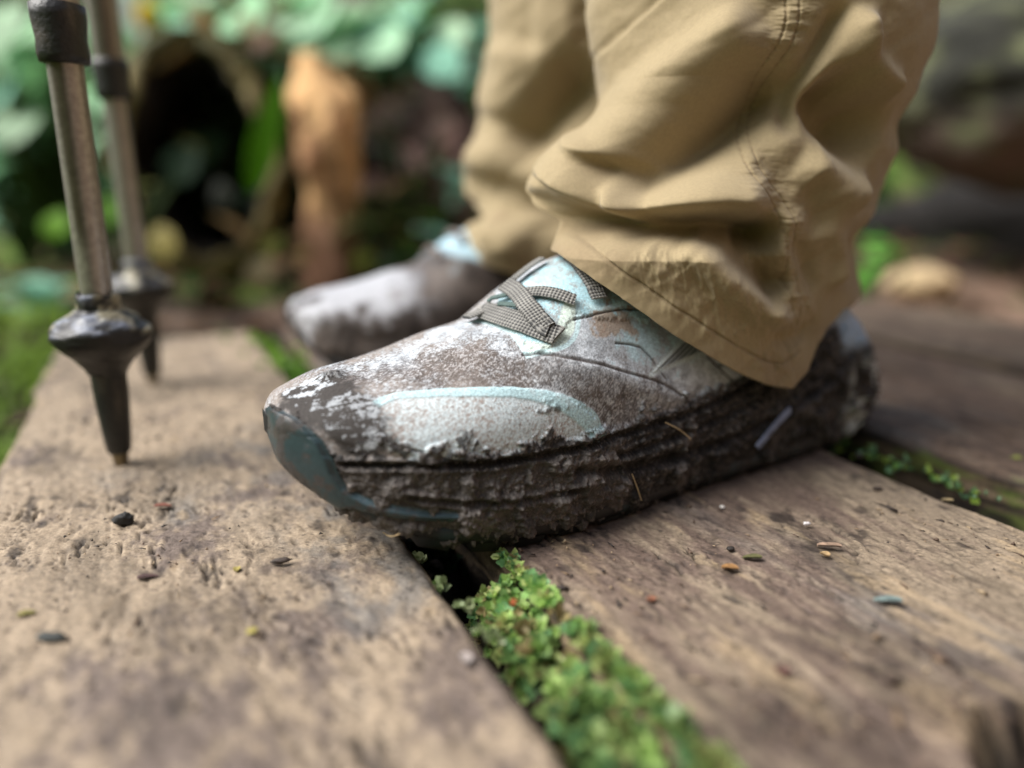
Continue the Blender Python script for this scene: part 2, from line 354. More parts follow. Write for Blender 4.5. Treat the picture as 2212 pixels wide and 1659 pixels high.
for pts in ([(1005, 690), (1060, 700), (1108, 722), (1140, 772)], [(1140, 772), (1215, 752), (1246, 715), (1248, 655)], [(1248, 655), (1300, 668), (1360, 652), (1400, 660)], [(1130, 610), (1180, 625), (1235, 640)]):
    d, _, _ = polyd(UU, VV, line(pts)); upper = mixc(upper, lin(198, 226, 230), .8 * sm(.0011, .0007, d) * (1 - .5 * sm(.1, .4, n_m)))
# forefoot overlay: pale panel edged by a turquoise stripe
pan = inpoly(UU, VV, line([(815, 880), (860, 852), (1000, 842), (1110, 840), (1200, 855), (1262, 885), (1290, 925), (1262, 955), (1150, 985), (1000, 990), (860, 985), (815, 930)], 60))
pm = sm(-.0004, .0004, pan + rag * .2)
upper = mixc(upper, mixc(lin(160, 148, 142), lin(208, 220, 224), sm(-.75, .2, n_f + .6 * n_f2 + .5 * n_b)), pm * .92)
stripe, tt, _ = polyd(UU, VV, line([(800, 880), (845, 860), (900, 853), (1000, 848), (1100, 848), (1185, 860), (1242, 885), (1277, 915), (1283, 945), (1272, 965)], 60))
stm = sm(.0024, .0018, stripe - .0011 * sm(.5, .8, tt)) 
upper = mixc(upper, mixc(BLUE, lin(196, 222, 226), .6) * (1 - .2 * sm(.1, .5, n_f))[..., None], stm * (1 - .35 * sm(.15, .4, n_m + .3 * n_f)) * (1 - .5 * sm(.15, .4, n_m) * sm(.25, .05, tt)))
# toe: white scuffs through mud
toe = inpoly(UU, VV, line([(590, 850), (640, 800), (720, 790), (800, 850), (850, 900), (840, 985), (740, 1000), (680, 930), (600, 890)], 40))
upper = mixc(upper, MUDL * .7, sm(-.002, .004, toe + rag))
scf = inpoly(UU, VV, uv([(655, 870), (700, 860), (770, 850), (830, 850), (835, 880), (800, 960), (750, 960), (700, 920)]))
upper = mixc(upper, WHT * .95, .92 * sm(-.001, .001, scf + rag * 1.8) * sm(.06, .2, .8 * n_m + .7 * n_s + .45 * n_f + .25 * n_f2) * (.6 + .4 * sm(-.2, .3, n_b)))
scf2 = inpoly(UU, VV, uv([(610, 845), (660, 825), (740, 800), (745, 815), (690, 850), (640, 870)]))
upper = mixc(upper, WHT * .9, .85 * sm(-.001, .001, scf2 + rag) * sm(.08, .18, n_m + .3 * n_s + .4 * n_f))
# seams
groove = np.zeros_like(UU)
for pts, wd_ in (([(1130, 770), (1210, 772), (1330, 800), (1430, 830), (1490, 870), (1500, 895)], .0004), ([(1240, 690), (1330, 672), (1390, 668)], .0003), ([(1330, 740), (1390, 755), (1440, 820)], .0003), ([(1530, 770), (1590, 830), (1620, 870)], .0004), ([(850, 960), (1000, 995), (1150, 990)], .0004)):
    d, _, _ = polyd(UU, VV, line(pts)); groove = np.maximum(groove, sm(wd_ * 2, wd_ * .5, d))
upper = mixc(upper, lin(70, 58, 52), groove * .8)
# ribbed side mark
rb = inpoly(UU, VV, uv([(1405, 808), (1490, 722), (1530, 758)])); d, _, _ = polyd(UU, VV, uv([(1405, 808), (1490, 722)]))
ribs = .5 + .5 * np.sin(d / .0016 * 2 * math.pi)
upper = mixc(upper, mixc(lin(96, 100, 104), lin(160, 166, 168), ribs), sm(-.0002, .0003, rb))
e1, _, _ = polyd(UU, VV, uv([(1403, 812), (1492, 720)])); e2, _, _ = polyd(UU, VV, uv([(1403, 812), (1535, 758)]))
upper = mixc(upper, lin(196, 206, 206), .85 * sm(.0011, .0006, np.minimum(e1, e2)) * (1 - .4 * sm(.1, .5, n_f)))
# mud line
mud_pts = [(560, 870), (600, 880), (690, 960), (780, 985), (830, 985), (1000, 985), (1120, 965), (1190, 935), (1250, 945), (1300, 940), (1380, 905), (1500, 862), (1600, 815), (1720, 740), (1900, 700)]
top = [(1950, 1300), (500, 1300)]
c_ = catmull(mud_pts, 60); mu = uv(c_); 
mline_u = np.array([p[0] for p in mu]); mline_v = np.array([p[1] for p in mu]); o_ = np.argsort(mline_u)
below = np.interp(UU, mline_u[o_], mline_v[o_]) - VV       # positive: under the mud line
mudm = sm(-.0006, .0010, below + rag * 1.1)
mudm[:, NL:] = sm(.5, .6, np.linspace(0, 1, NM))[None]
heelm = sm(.195, .225, G[..., 0] + rag * 2) * sm(.062, .045, G[..., 2] + rag)
mudm = np.maximum(mudm, heelm)
clump = sm(.1, .5, n_m + .35 * n_b)
mudc = mixc(MUD, MUDL, sm(-.25, .6, n_f * .35 + n_m + .5 * n_b)) * (1 + .25 * n_f[..., None])
mudc = mixc(mudc, lin(98, 88, 84), .5 * sm(.2, .5, n_b) * sm(.0, .015, below))
mudc = mixc(mudc, lin(140, 128, 118), .5 * sm(.45, .65, n_f + .5 * n_f2))
dustlay = sm(.02, -.004, G[..., 0] - .10) * sm(.002, .01, below) * .35
mudc = mixc(mudc, lin(112, 104, 98), dustlay)
splat = sm(.30, .42, fbm(PW[..., 0] * 150, PW[..., 1] * 150, PW[..., 2] * 150, octs=4, seed=44, gain=.6)) * sm(-.016, -.003, below) * sm(.012, .0, zon)
toemud = sm(.0, .3, n_b + .3 * n_m) * sm(-.001, .003, toe)
mudall = np.clip(np.maximum(np.maximum(mudm, splat * .9), toemud * .75), 0, 1)
colS = mixc(upper, mudc, mudall)
wht2 = sm(.0, .15, fbm(PW[..., 0] * 120, PW[..., 1] * 120, PW[..., 2] * 120, octs=3, seed=48)) * sm(.235, .262, G[..., 0]) * sm(.045, .03, G[..., 2])
colS = mixc(colS, lin(205, 210, 205), wht2 * .9)
tab = sm(.232, .242, G[..., 0]) * sm(.042, .05, G[..., 2])
colS = mixc(colS, lin(176, 196, 216), tab * .9)
rgh = np.clip(.78 - .18 * bm - .1 * stm + 0 * UU - .34 * mudall * sm(.0, .4, n_f + .5 * n_m), .34, .95)
# relief: mud crust, clods, sole grooves, overlay step
n_c = fbm(PW[..., 0] * 150, PW[..., 1] * 150, PW[..., 2] * 150, octs=4, seed=55); dsp = mudall * (.0007 + .0009 * n_m + .0005 * n_f2 + .0009 * n_b + .0008 * clump + .0022 * sm(.05, .4, n_c) * sm(.002, .012, below)) + .0005 * pm + .0003 * stm - .0006 * groove + .0006 * bm
dsp *= 1 - .7 * sm(.02, 0, G[..., 0]) * sm(.05, .04, G[..., 2])
dsp += np.where(lat, .0009 * ribs * sm(0, .0004, rb) * .4, 0)
for pts, wd_, dp in (([(745, 1005), (900, 1005), (1050, 1000), (1200, 975), (1300, 950), (1480, 893), (1600, 835), (1700, 780)], .0011, .0016),
                     ([(1240, 1020), (1350, 1010), (1450, 988), (1600, 935), (1700, 885), (1790, 820)], .0016, .0026), ([(1330, 985), (1450, 945), (1560, 900), (1640, 855)], .0010, .0010), ([(880, 1070), (1000, 1085), (1150, 1075), (1250, 1055)], .0009, .0006)):
    d, _, _ = polyd(UU, VV, line(pts)); g_ = np.exp(-(d / wd_) ** 2) * lat; dsp -= dp * g_; dsp += .0009 * np.exp(-((d - wd_ * 2.2) / wd_) ** 2) * lat; colS = mixc(colS, MUD * .6, .55 * g_)
# flex wrinkles of the knit
for pts in ([(930, 760), (1050, 775), (1200, 800), (1330, 860)], [(1000, 725), (1120, 745), (1260, 790), (1400, 850)], [(1280, 790), (1400, 835), (1470, 870)]):
    d, _, _ = polyd(UU, VV, line(pts)); dsp += .0010 * np.exp(-(d / .004) ** 2) * lat * (1 - mudall)
taper = sm(0, .004, G[..., 0]) * sm(SH_L, SH_L - .006, G[..., 0])
smooth_d = mudall * .0012
PS = PW + NRM * (dsp * taper)[..., None]

person = empty('person', (.12, .45, 0))
tag(person, 'person standing in loose tan trousers and muddy pale blue trail shoes, seen to the shins', 'person')
def world_child(name, V, F, mat, parent, **k):
    """vertices are given in world metres; the object sits at its parent's frame"""
    o = mesh(name, V, F, mat, parent, **k)
    off = Vector((0, 0, 0)); q = parent
    while q is not None: off += Vector(q.location); q = q.parent
    me = o.data; a = np.empty(len(me.vertices) * 3); me.vertices.foreach_get('co', a); a = a.reshape(-1, 3) - np.array(off); me.vertices.foreach_set('co', a.ravel()); me.update()
    return o
F_SH = gridfaces(NS, NL + NM, True)
shoe = world_child('shoe', PS.reshape(-1, 3), F_SH, M_SHOE, person, color=colS.reshape(-1, 3), extra=rgh)
shoe['label'] = 'near shoe with pale blue laced top and brown mud along its side'

def patch(name, mask, thick, color, mat, parent, rough):
    """a thin shell lying on the shoe where mask (signed metres) is positive"""
    dd = thick * sm(-.0002, .0016, mask) - .0004 * sm(.0006, -.0006, mask)
    P = PW + NRM * ((dd + .0012) * taper + .0001)[..., None]
    keep = (mask > -.0012); fm = F_SH; k = keep.ravel()[fm].all(1); f = fm[k]
    idx = np.unique(f); mp = np.full(keep.size, -1); mp[idx] = np.arange(len(idx))
    return world_child(name, P.reshape(-1, 3)[idx], mp[f], mat, parent, color=color.reshape(-1, 3)[idx], extra=rough.ravel()[idx])
# rubber toe cap with its strip along the sole edge
tc = inpoly(UU, VV, line([(560, 880), (590, 884), (640, 906), (690, 945), (715, 990), (742, 1042), (800, 1078), (900, 1100), (1000, 1108), (1040, 1118), (900, 1116), (800, 1100), (700, 1072), (640, 1030), (600, 985), (575, 940)], 80))
tc = np.where(lat, tc, -1)
TEAL = lin(48, 64, 67)
rubc = mixc(TEAL + 0 * PW, MUDL * .75, .95 * sm(.0, .14, n_b + .5 * n_m + .2 * n_f + .35 * sm(.012, .0, G[..., 0]) - .02))
edge = sm(.0017, .0006, tc); rubc = mixc(rubc, lin(112, 138, 150), .5 * edge * sm(-.1, .4, n_b))
patch('toe_cap', tc, .0013, rubc, M_RUB, shoe, np.clip(.35 + .5 * sm(.05, .3, n_m + .5 * n_b), .3, .9))['label'] = 'teal rubber toe cap smeared with mud'

# outsole with lugs
os_ = []
nso = 260; so = SH_L * (.5 - .5 * np.cos(np.linspace(.03, math.pi - .03, nso)))
zbo = pch(so, bs, bt); wo = pch(so, ws, wt)
prof = [(0, -.0025), (.8, -.0025), (.97, -.0012), (1.0, .0012), (.99, .0042), (.93, .0048)]
prof = prof + [(-a, b) for a, b in prof[::-1][:-1]]
GO = np.zeros((nso, len(prof), 3)); sc_ = np.clip(so / .05, .35, 1)
for j, (a, b) in enumerate(prof):
    GO[:, j, 0] = so; GO[:, j, 1] = a * wo; GO[:, j, 2] = zbo + b * 1.0 + .0022
    GO[:, j, 1] += np.sign(a) * .0002
PO = shoe_world(GO, TIP, AL); Vv = [PO.reshape(-1, 3)]; Ff = [gridfaces(nso, len(prof), True)]
base = len(Vv[0])
lug_s = np.arange(.035, .272, .0165)
for s0 in lug_s:
    for a0, a1, sh in ((.62, .985, 0), (.1, .5, .006), (-.5, -.1, .006), (-.985, -.62, 0)):
        p = []
        for zz, ins in ((.0012, 0), (-.0022, .0012)):
            for ds, aa in ((0 + ins, a0), (.0115 - ins, a0), (.0115 - ins, a1), (0 + ins, a1)):
                sx = s0 + ds + sh; ww = float(pch(np.array([sx]), ws, wt)[0]); zb_ = float(pch(np.array([sx]), bs, bt)[0]); p.append((sx, aa * ww - np.sign(aa) * ins * .5, max(zb_ + zz, .0003 if zz < 0 else .001)))
        Vv.append(shoe_world(np.array(p), TIP, AL)); b_ = base
        Ff.append(np.array([[0, 1, 5, 4], [1, 2, 6, 5], [2, 3, 7, 6], [3, 0, 4, 7], [4, 5, 6, 7]]) + b_); base += 8
VO = np.vstack(Vv); cO = mixc(TEAL * .6 + 0 * VO, MUD * .8, sm(-.35, .05, fbm(VO[:, 0] * 110, VO[:, 1] * 110, VO[:, 2] * 110, octs=4, seed=9)))
osole = world_child('outsole', VO, np.vstack(Ff), M_RUB, shoe, smooth=False, color=cO, extra=np.full(len(VO), .6))

# laces: flat woven ribbons laid on the shoe
def surf_pts(pts, n):
    c = catmull(pts, n); out = []; nn = []
    for x, y in c:
        k = int(np.argmin((fx - x) ** 2 + (fy - y) ** 2)); i, j = fi[k]; out.append(PW[i, j] + NRM[i, j] * (.0012 + .6 * max(float(smooth_d[i, j]), 0))); nn.append(NRM[i, j])
    out = np.array(out); nn = np.array(nn)
    for _ in range(14):
        out[1:-1] = (out[:-2] + 2 * out[1:-1] + out[2:]) / 4; nn[1:-1] = (nn[:-2] + 2 * nn[1:-1] + nn[2:]) / 4
    return out, nn / np.linalg.norm(nn, axis=1, keepdims=True)
LD, LL = lin(50, 50, 51), lin(150, 148, 142)
def ribbon(name, pts, width, lift, parent, thick=.0011, base_l=None, n=160, col=None, endlift=(0, 0)):
    c, nn = surf_pts(pts, n); tg = np.gradient(c, axis=0); tg /= np.linalg.norm(tg, axis=1, keepdims=True); b = np.cross(tg, nn); b /= np.linalg.norm(b, axis=1, keepdims=True)
    L = np.concatenate([[0], np.cumsum(np.linalg.norm(np.diff(c, axis=0), axis=1))])
    lf = np.interp(np.linspace(0, 1, n), np.linspace(0, 1, len(lift)), lift) if hasattr(lift, '__len__') else np.full(n, lift)
    m = 22; q = np.linspace(-1, 1, m); P = []; C = []; 
    for side in (1, -1):
        for j in (range(m) if side == 1 else range(m - 1, -1, -1)):
            y = q[j]; cell = np.sin(L / .00125 * math.pi + y * width / .00125 * math.pi * .5) * np.sin(L / .00125 * math.pi - y * width / .00125 * math.pi * .5)
            h = (thick * .5 * (1 - y ** 6 * .7) * side + (.00022 * cell if side == 1 else 0))
            P.append(c + b * (y * width / 2) + nn * (h + lf)[:, None]); C.append(mixc(LD, LL, sm(-.5, .5, cell)) if col is None else col + 0 * P[-1])
    P = np.stack(P, 1); C = np.stack(C, 1); n_, m_ = P.shape[:2]
    V = P.reshape(-1, 3); F = gridfaces(n_, m_, True).tolist(); F.append(list(range(m_))[::-1]); F.append([(n_ - 1) * m_ + k for k in range(m_)])
    nz = fbm(V[:, 0] * 250, V[:, 1] * 250, V[:, 2] * 250, octs=3, seed=77); Cc = C.reshape(-1, 3) * (1 + .3 * nz[:, None])
    return world_child(name, V, F, M_LACE, parent, color=Cc)
ribbon('lace', [(1000, 668), (1040, 676), (1080, 688), (1130, 705), (1175, 722), (1205, 732)], .0076, .0011, shoe)
ribbon('lace', [(1095, 622), (1125, 645), (1150, 680), (1170, 705), (1185, 722)], .0068, .0021, shoe)
ribbon('lace', [(1115, 648), (1160, 640), (1200, 644), (1240, 658)], .0048, .0013, shoe)
ribbon('lace', [(1236, 566), (1258, 590), (1276, 620), (1288, 652)], .0066, .0012, shoe)
ribbon('lace', [(1175, 566), (1150, 585), (1120, 606), (1098, 622)], .0050, .0012, shoe)
ribbon('eyelet_loop', [(1060, 658), (1095, 650), (1120, 644), (1140, 655), (1130, 670), (1085, 668)], .0020, .0016, shoe, col=lin(84, 104, 100), thick=.0012)
ribbon('pull_cord', [(1618, 958), (1640, 932), (1663, 905), (1688, 880)], .0030, .0022, shoe, col=lin(140, 150, 178), thick=.0010)

# stray plant fibres stuck in the mud
def tube(c, r, m=6):
    c = np.array(c, float); tg = np.gradient(c, axis=0); tg /= np.linalg.norm(tg, axis=1, keepdims=True)
    up = np.array([.3, .2, .93]); a = np.cross(tg, up); a /= np.linalg.norm(a, axis=1, keepdims=True); b = np.cross(tg, a)
    r = np.broadcast_to(r, len(c)); ph = np.linspace(0, 2 * math.pi, m, endpoint=False)
    P = c[:, None] + r[:, None, None] * (np.cos(ph)[None, :, None] * a[:, None] + np.sin(ph)[None, :, None] * b[:, None])
    return P.reshape(-1, 3), gridfaces(len(c), m, True)
for pts, L0 in (([(1425, 910), (1455, 925), (1472, 945)], .0012), ([(1355, 1020), (1362, 1045), (1368, 1068)], .0012), ([(828, 1152), (850, 1142), (868, 1132)], .0012)):
    c, nn = surf_pts(pts, 10); V, F = tube(c + nn * L0 * np.linspace(.4, 2, 10)[:, None], .00022, 5)
    world_child('grass_fibre', V, F, M_BIT, shoe, color=lin(190, 165, 125) + 0 * V)

# far shoe: the other foot of the pair
AL2 = R(21); TIP2 = (-.130, .418)
G2, _ = shoe_grid(230, 90, 60)
P2 = shoe_world(G2, TIP2, AL2, -1)
# the outer side of this foot is turned away: camera sees the inner side
Nn2 = normals(P2, True); 
if (Nn2[100, 45] @ np.array([0, 1, 0])) < 0: Nn2 = -Nn2
a_ = fbm(P2[..., 0] * 90, P2[..., 1] * 90, P2[..., 2] * 90, octs=4, seed=31); b2_ = fbm(P2[..., 0] * 300, P2[..., 1] * 300, P2[..., 2] * 300, octs=3, seed=33)
c2 = mixc(lin(62, 54, 50) + 0 * P2, lin(96, 86, 80), sm(-.3, .4, a_))
s2, z2 = G2[..., 0], G2[..., 2]
c2 = mixc(c2, lin(186, 188, 194), .9 * sm(.040, .052, z2 + .022 * a_ + .006 * b2_) * sm(.085, .05, s2 + .02 * a_))
c2 = mixc(c2, lin(176, 208, 222), .9 * sm(.072, .080, z2 + .012 * a_) * sm(.07, .085, s2) * sm(.125, .115, s2 + .01 * a_))
c2 = mixc(c2, MUD, .9 * sm(.030, .02, z2 + .006 * a_))
P2 = P2 + Nn2 * (.0015 * b2_ * sm(.05, .03, z2) * sm(0, .01, s2) * sm(SH_L, .285, s2))[..., None]
shoe2 = world_child('shoe', P2.reshape(-1, 3), gridfaces(230, 150, True), M_SHOE, person, color=c2.reshape(-1, 3), extra=np.full(c2.shape[:2], .6))
shoe2['label'] = 'far shoe, blurred, brown with whitish toe and pale blue tongue'
GO2 = GO.copy(); PO2 = shoe_world(GO2, TIP2, AL2, -1)
world_child('outsole', PO2.reshape(-1, 3), gridfaces(nso, len(prof), True), M_RUB, shoe2, color=MUD * .9 + 0 * PO2.reshape(-1, 3), extra=np.full(PO2.shape[0] * PO2.shape[1], .7))
def lace2(pts, wd_):
    c = catmull(pts, 30); V, F = tube(c, wd_, 8); world_child('lace', V, F, M_LACE, shoe2, color=lin(110, 100, 94) + 0 * V)
a2 = np.array([math.cos(AL2), math.sin(AL2)]); n2v = np.array([math.sin(AL2), -math.cos(AL2)])
for s0 in (.088, .102):
    z0 = float(pch(np.array([s0]), ks, kt)[0])
    lace2([(TIP2[0] + s0 * a2[0] + y * n2v[0], TIP2[1] + s0 * a2[1] + y * n2v[1], z0 + .001 - (abs(y) / .02) ** 2 * .006) for y in np.linspace(-.018, .018, 7)], .0022)

# ================================================================== TROUSERS
def side_px(x, y, Yp): p = at(x, y, Yp); return p[0], p[2]
def trouser(name, YP, left, right, hem, folds, depth, nth, nz, ztop, seam=None, seed=0, label=None, stitches=(), hem_far=0.0, ypow=1.0, top_r=None, amp_k=1.75):
    def edge(pts):
        e = sorted([(at(x, y, Y)[2], at(x, y, Y)[0], Y) for x, y, Y in pts]); return [np.array(v) for v in zip(*e)]
    lz, lx, ly = edge(left); rz, rx, ry = edge(right); zhi = max(lz[-1], rz[-1])
    def section(Z, X):
        xl = pch(Z, lz, lx); xr = pch(Z, rz, rx); yl = np.interp(Z, lz, ly); yr = np.interp(Z, rz, ry)
        cx = (xl + xr) / 2; a = (xr - xl) / 2; k = np.clip((X - xl) / (xr - xl), 0, 1); return cx, a, yl + (yr - yl) * k
    def near_px(x, y):
        Y = YP - depth
        for _ in range(8):
            p = at(x, y, Y); cx, a, yc = section(p[2], p[0]); Y = .5 * Y + .5 * (yc - depth * math.sqrt(max(0, 1 - min(1, abs((p[0] - cx) / a)) ** 2)) ** ypow)
        p = at(x, y, Y); return p[0], p[2]
    th = np.concatenate([np.linspace(0, math.pi, int(nth * .72), endpoint=False), np.linspace(math.pi, 2 * math.pi, nth - int(nth * .72), endpoint=False)])
    hx = [near_px(x, y) for x, y in hem]; hX = np.array([p[0] for p in hx]); hZ = np.array([p[1] for p in hx]); oo = np.argsort(hX); hX, hZ = hX[oo], hZ[oo]
    zv = zhi + .01
    X0 = np.zeros((nz, nth)); Z0 = np.zeros((nz, nth)); Y0 = np.zeros((nz, nth))
    near = (np.sin(th) > 0)
    cx0 = (hX[0] + hX[-1]) / 2; ax0 = (hX[-1] - hX[0]) / 2
    xc = cx0 - ax0 * np.cos(th)
    zh = np.interp(xc, hX, hZ); zfar = (hZ[0] + (hZ[-1] - hZ[0]) * (xc - hX[0]) / (hX[-1] - hX[0])) + hem_far
    for _ in range(40):
        c_x, a_x, _y = section(zh, zh * 0); zh = .7 * zh + .3 * np.interp(c_x - a_x * np.cos(th), hX, hZ)
    zfar = zh[0] + (zh[int(np.argmin(np.cos(th)))] - zh[0]) * (1 - np.cos(th)) / 2 + hem_far
    zhem = np.where(near, zh, zh + (zfar - zh) * np.clip(-np.sin(th) * 1.5, 0, 1))
    nv = int(nz * .9); 
    ZL = np.concatenate([np.linspace(0, 1, nv), 1 + (np.linspace(0, 1, nz - nv + 1)[1:]) ** 1.3 * ((ztop - zv) / (zv - .03))])
    for k in range(nz):
        if ZL[k] <= 1: Z0[k] = zhem + (zv - zhem) * ZL[k]
        else: Z0[k] = zv + (ZL[k] - 1) * (zv - .03)
    cx, a, yc = section(Z0, Z0 * 0); 
    if top_r:
        kk = sm(zhi, ztop, Z0); a = a * (1 - kk) + top_r[1] * kk; cx = cx * (1 - kk) + top_r[0] * kk
    X0 = cx - a * np.cos(th)[None]; _1, _2, yc = section(Z0, X0)
    Y0 = yc - depth * (np.sign(np.sin(th)) * np.abs(np.sin(th)) ** ypow)[None]
    # folds on the near side, in side-view coordinates
    disp = np.zeros_like(X0); nf = np.clip(np.sin(th), 0, 1)[None] ** .5 * np.ones_like(X0)
    for pts, amp, wa, wb, fl in folds:
        pp = [near_px(x, y) for x, y in pts]; pp = [tuple(v) for v in catmull(pp, len(pp) * 5)]
        d, t, s = polyd(X0, Z0, pp)
        wd_ = np.where(s > 0, wa, wb); env = sm(0, fl, t + .001) * sm(1, 1 - fl, t - .001) if fl > 0 else 1
        if fl == 0: env = 1
        disp += amp_k * amp * np.exp(-(d / wd_) ** 2) * env
    for _ in range(22):
        disp[1:-1] = .25 * (disp[:-2] + 2 * disp[1:-1] + disp[2:]); disp = .25 * (np.roll(disp, 1, 1) + 2 * disp + np.roll(disp, -1, 1))
    wr = .0022 * fbm(X0 * 34, Z0 * 34, Y0 * 20, octs=3, seed=seed) + .0006 * fbm(X0 * 110, Z0 * 110, Y0 * 60, octs=3, seed=seed + 3) - .0006 * sm(.3, 1.0, 1 - 2.2 * np.abs(fbm((X0 + Z0 * .7) * 14, (Z0 - X0 * .7) * 52, octs=2, seed=seed + 4)))
    disp = disp * nf + wr + (1 - nf) * .007 * fbm(X0 * 14, Z0 * 18 - X0 * 12, Y0 * 14, octs=2, seed=seed + 5)
    col = lin(160, 143, 110) + np.zeros(X0.shape + (3,))
    sd_ = None
    for pts, kind in stitches:
        pp = [near_px(x, y) for x, y in pts]; pp = [tuple(v) for v in catmull(pp, len(pp) * 6)]
        d, t, s = polyd(X0, Z0, pp)
        on = near[None] * np.ones_like(X0)
        if kind == 'seam':
            env = np.exp(-(d / .008) ** 2) * on
            disp += env * 0.0014 * fbm(X0 * 110 + Z0 * 60, Z0 * 330, octs=3, seed=seed + 8) + on * .0007 * np.exp(-(d / .0035) ** 2)
            L = t * len(pp) * .002
            for off in (-.0022, .0022):
                ln = np.exp(-(((d * np.where(s > 0, 1, -1)) - off) / .00045) ** 2) * on; disp -= .0006 * ln; dash = .35 + .65 * (np.sin(Z0 / .0026 * 2 * math.pi) > -.3)
                col = mixc(col, lin(118, 98, 70), .45 * ln * dash)
        if kind == 'pucker':
            env = np.exp(-(d / .009) ** 2) * on; disp += env * .0017 * (fbm(X0 * 260 + Z0 * 80, Z0 * 140, octs=3, seed=seed + 12)); 
        if kind == 'crease':
            disp -= .003 * np.exp(-(d / .0014) ** 2) * on
        if kind == 'hem':
            ln = np.exp(-(d / .0005) ** 2) * on; disp += -.0008 * ln + .0009 * np.exp(-(d / .004) ** 2) * on * fbm(X0 * 260, Z0 * 120, octs=2, seed=seed + 15); col = mixc(col, lin(112, 98, 72), .4 * ln)
    P = np.stack([X0, Y0, Z0], -1); N = normals(P, True)
    nsign = (N[:, :int(nth * .3)] * np.array([0, -1, 0])).sum(-1).mean(); N = N if nsign > 0 else -N
    P = P + np.stack([-np.cos(th), -np.sin(th), 0 * th], -1)[None] * disp[..., None]; N = normals(P, True); N = N if (N[:, :int(nth * .3)] * np.array([0, -1, 0])).sum(-1).mean() > 0 else -N
    inner = P.copy() - N * .0016
    # hem turns inwards
    dirt = .5 * sm(.03, -.002, Z0 - zhem[None] + .006 * fbm(X0 * 90, Z0 * 90, octs=3, seed=seed + 20)) * sm(-.1, .5, fbm(X0 * 60, Z0 * 60, octs=3, seed=seed + 21))
    col = mixc(col, lin(128, 106, 82), dirt * .8)
    col = col * (1 + .05 * fbm(X0 * 40, Z0 * 40, Y0 * 40, octs=3, seed=seed + 22)[..., None])
    lip = np.stack([inner[min(k, nz - 1)] for k in (0, 6, 14, 26, 45)], 0)
    P = np.concatenate([lip[::-1], P], 0); col = np.concatenate([np.repeat(col[:1], 5, 0), col], 0)
    # close the waist end
    o = world_child(name, P.reshape(-1, 3), gridfaces(P.shape[0], nth, True), M_TROU, person, color=col.reshape(-1, 3))
    if label: o['label'] = label
    return P

legL = [(1262, -60, .335), (1265, 0, .335), (1275, 100, .333), (1290, 200, .330), (1278, 245, .325), (1215, 300, .318), (1160, 360, .31), (1142, 405, .302), (1165, 445, .294), (1215, 480, .288), (1206, 515, .282), (1196, 548, .278), (1200, 640, .278)]
legR = [(1998, -60, .335), (1995, 0, .335), (1990, 60, .335), (1975, 130, .336), (1955, 200, .338), (1915, 275, .342), (1915, 330, .345), (1895, 380, .35), (1865, 450, .355), (1822, 505, .36), (1828, 560, .365), (1835, 640, .37), (1825, 700, .37), (1800, 800, .37)]
hem1 = [(1203, 545), (1240, 575), (1340, 642), (1480, 737), (1600, 807), (1660, 832), (1710, 838), (1745, 800), (1775, 740), (1800, 700), (1826, 670)]
# each fold: points down the photo, height, half-widths on either side, end fade
folds = [
    ([(1650, 20), (1560, 95), (1464, 165), (1380, 235), (1325, 300), (1296, 370)], .0075, .017, .010, .15),
    ([(1730, 110), (1640, 215), (1560, 280), (1460, 345), (1370, 400), (1310, 445)], -.015, .0085, .012, .2),
    ([(1250, 458), (1400, 447), (1550, 432), (1680, 436)], .0085, .010, .0055, .2),
    ([(1110, 436), (1220, 474), (1330, 492), (1460, 494), (1600, 500), (1700, 516)], -.016, .0050, .0052, .08),
    ([(1300, 465), (1288, 400), (1300, 320)], -.005, .004, .004, .3),
    ([(1180, 405), (1225, 350), (1285, 285)], .006, .010, .010, .2),
    ([(1440, 515), (1514, 540), (1572, 595), (1654, 662), (1720, 720)], .0055, .0040, .0065, .2),
    ([(1570, 515), (1630, 565), (1675, 620), (1690, 640)], -.0075, .006, .0065, .2),
    ([(1844, 10), (1860, 110), (1900, 170), (1950, 205)], .006, .006, .006, .15),
    ([(1780, 150), (1830, 250), (1910, 310)], -.013, .014, .011, .25),
    ([(1720, 345), (1790, 405), (1860, 425)], .006, .010, .008, .2),
    ([(1839, 10), (1780, 100), (1724, 200), (1716, 300)], -.005, .0025, .005, .15),
    ([(1780, 470), (1800, 560), (1795, 640)], .004, .006, .004, .3),
    ([(1735, 350), (1760, 450), (1765, 520)], -.003, .005, .005, .3),
    ([(1640, 700), (1720, 730), (1780, 690)], -.003, .004, .004, .3),
    ([(1700, 500), (1745, 560), (1760, 640)], -.0035, .003, .004, .3),
]
stitches = [([(1714, -40), (1704, 75), (1642, 175), (1622, 250), (1618, 310), (1634, 380), (1690, 450), (1712, 525), (1712, 600), (1720, 700)], 'seam'), ([(1222, 512), (1300, 560), (1400, 628), (1500, 690), (1600, 752), (1680, 786), (1730, 760)], 'hem'),
            ([(1400, 560), (1500, 610), (1590, 670), (1650, 740), (1690, 790)], 'pucker'), ([(1650, 560), (1720, 640), (1730, 700)], 'pucker')]
LEG1Y = .335
trouser('trouser_leg', LEG1Y, legL, legR, hem1, folds, .055, 760, 640, .62, seed=500, stitches=stitches, label='near trouser leg bunched over the near shoe with a puckered side seam', top_r=(.11, .085), hem_far=.0)
leg2L = [(1042, -60, .5), (1045, 0, .5), (1045, 120, .5), (1040, 230, .495), (1020, 310, .49), (1003, 370, .485), (1003, 410, .48), (1030, 445, .475), (1070, 460, .47), (1010, 490, .465), (1000, 530, .46), (1005, 620, .46)]
leg2R = [(1500, -60, .5), (1500, 0, .5), (1490, 200, .505), (1470, 400, .51), (1440, 520, .52), (1430, 620, .52)]
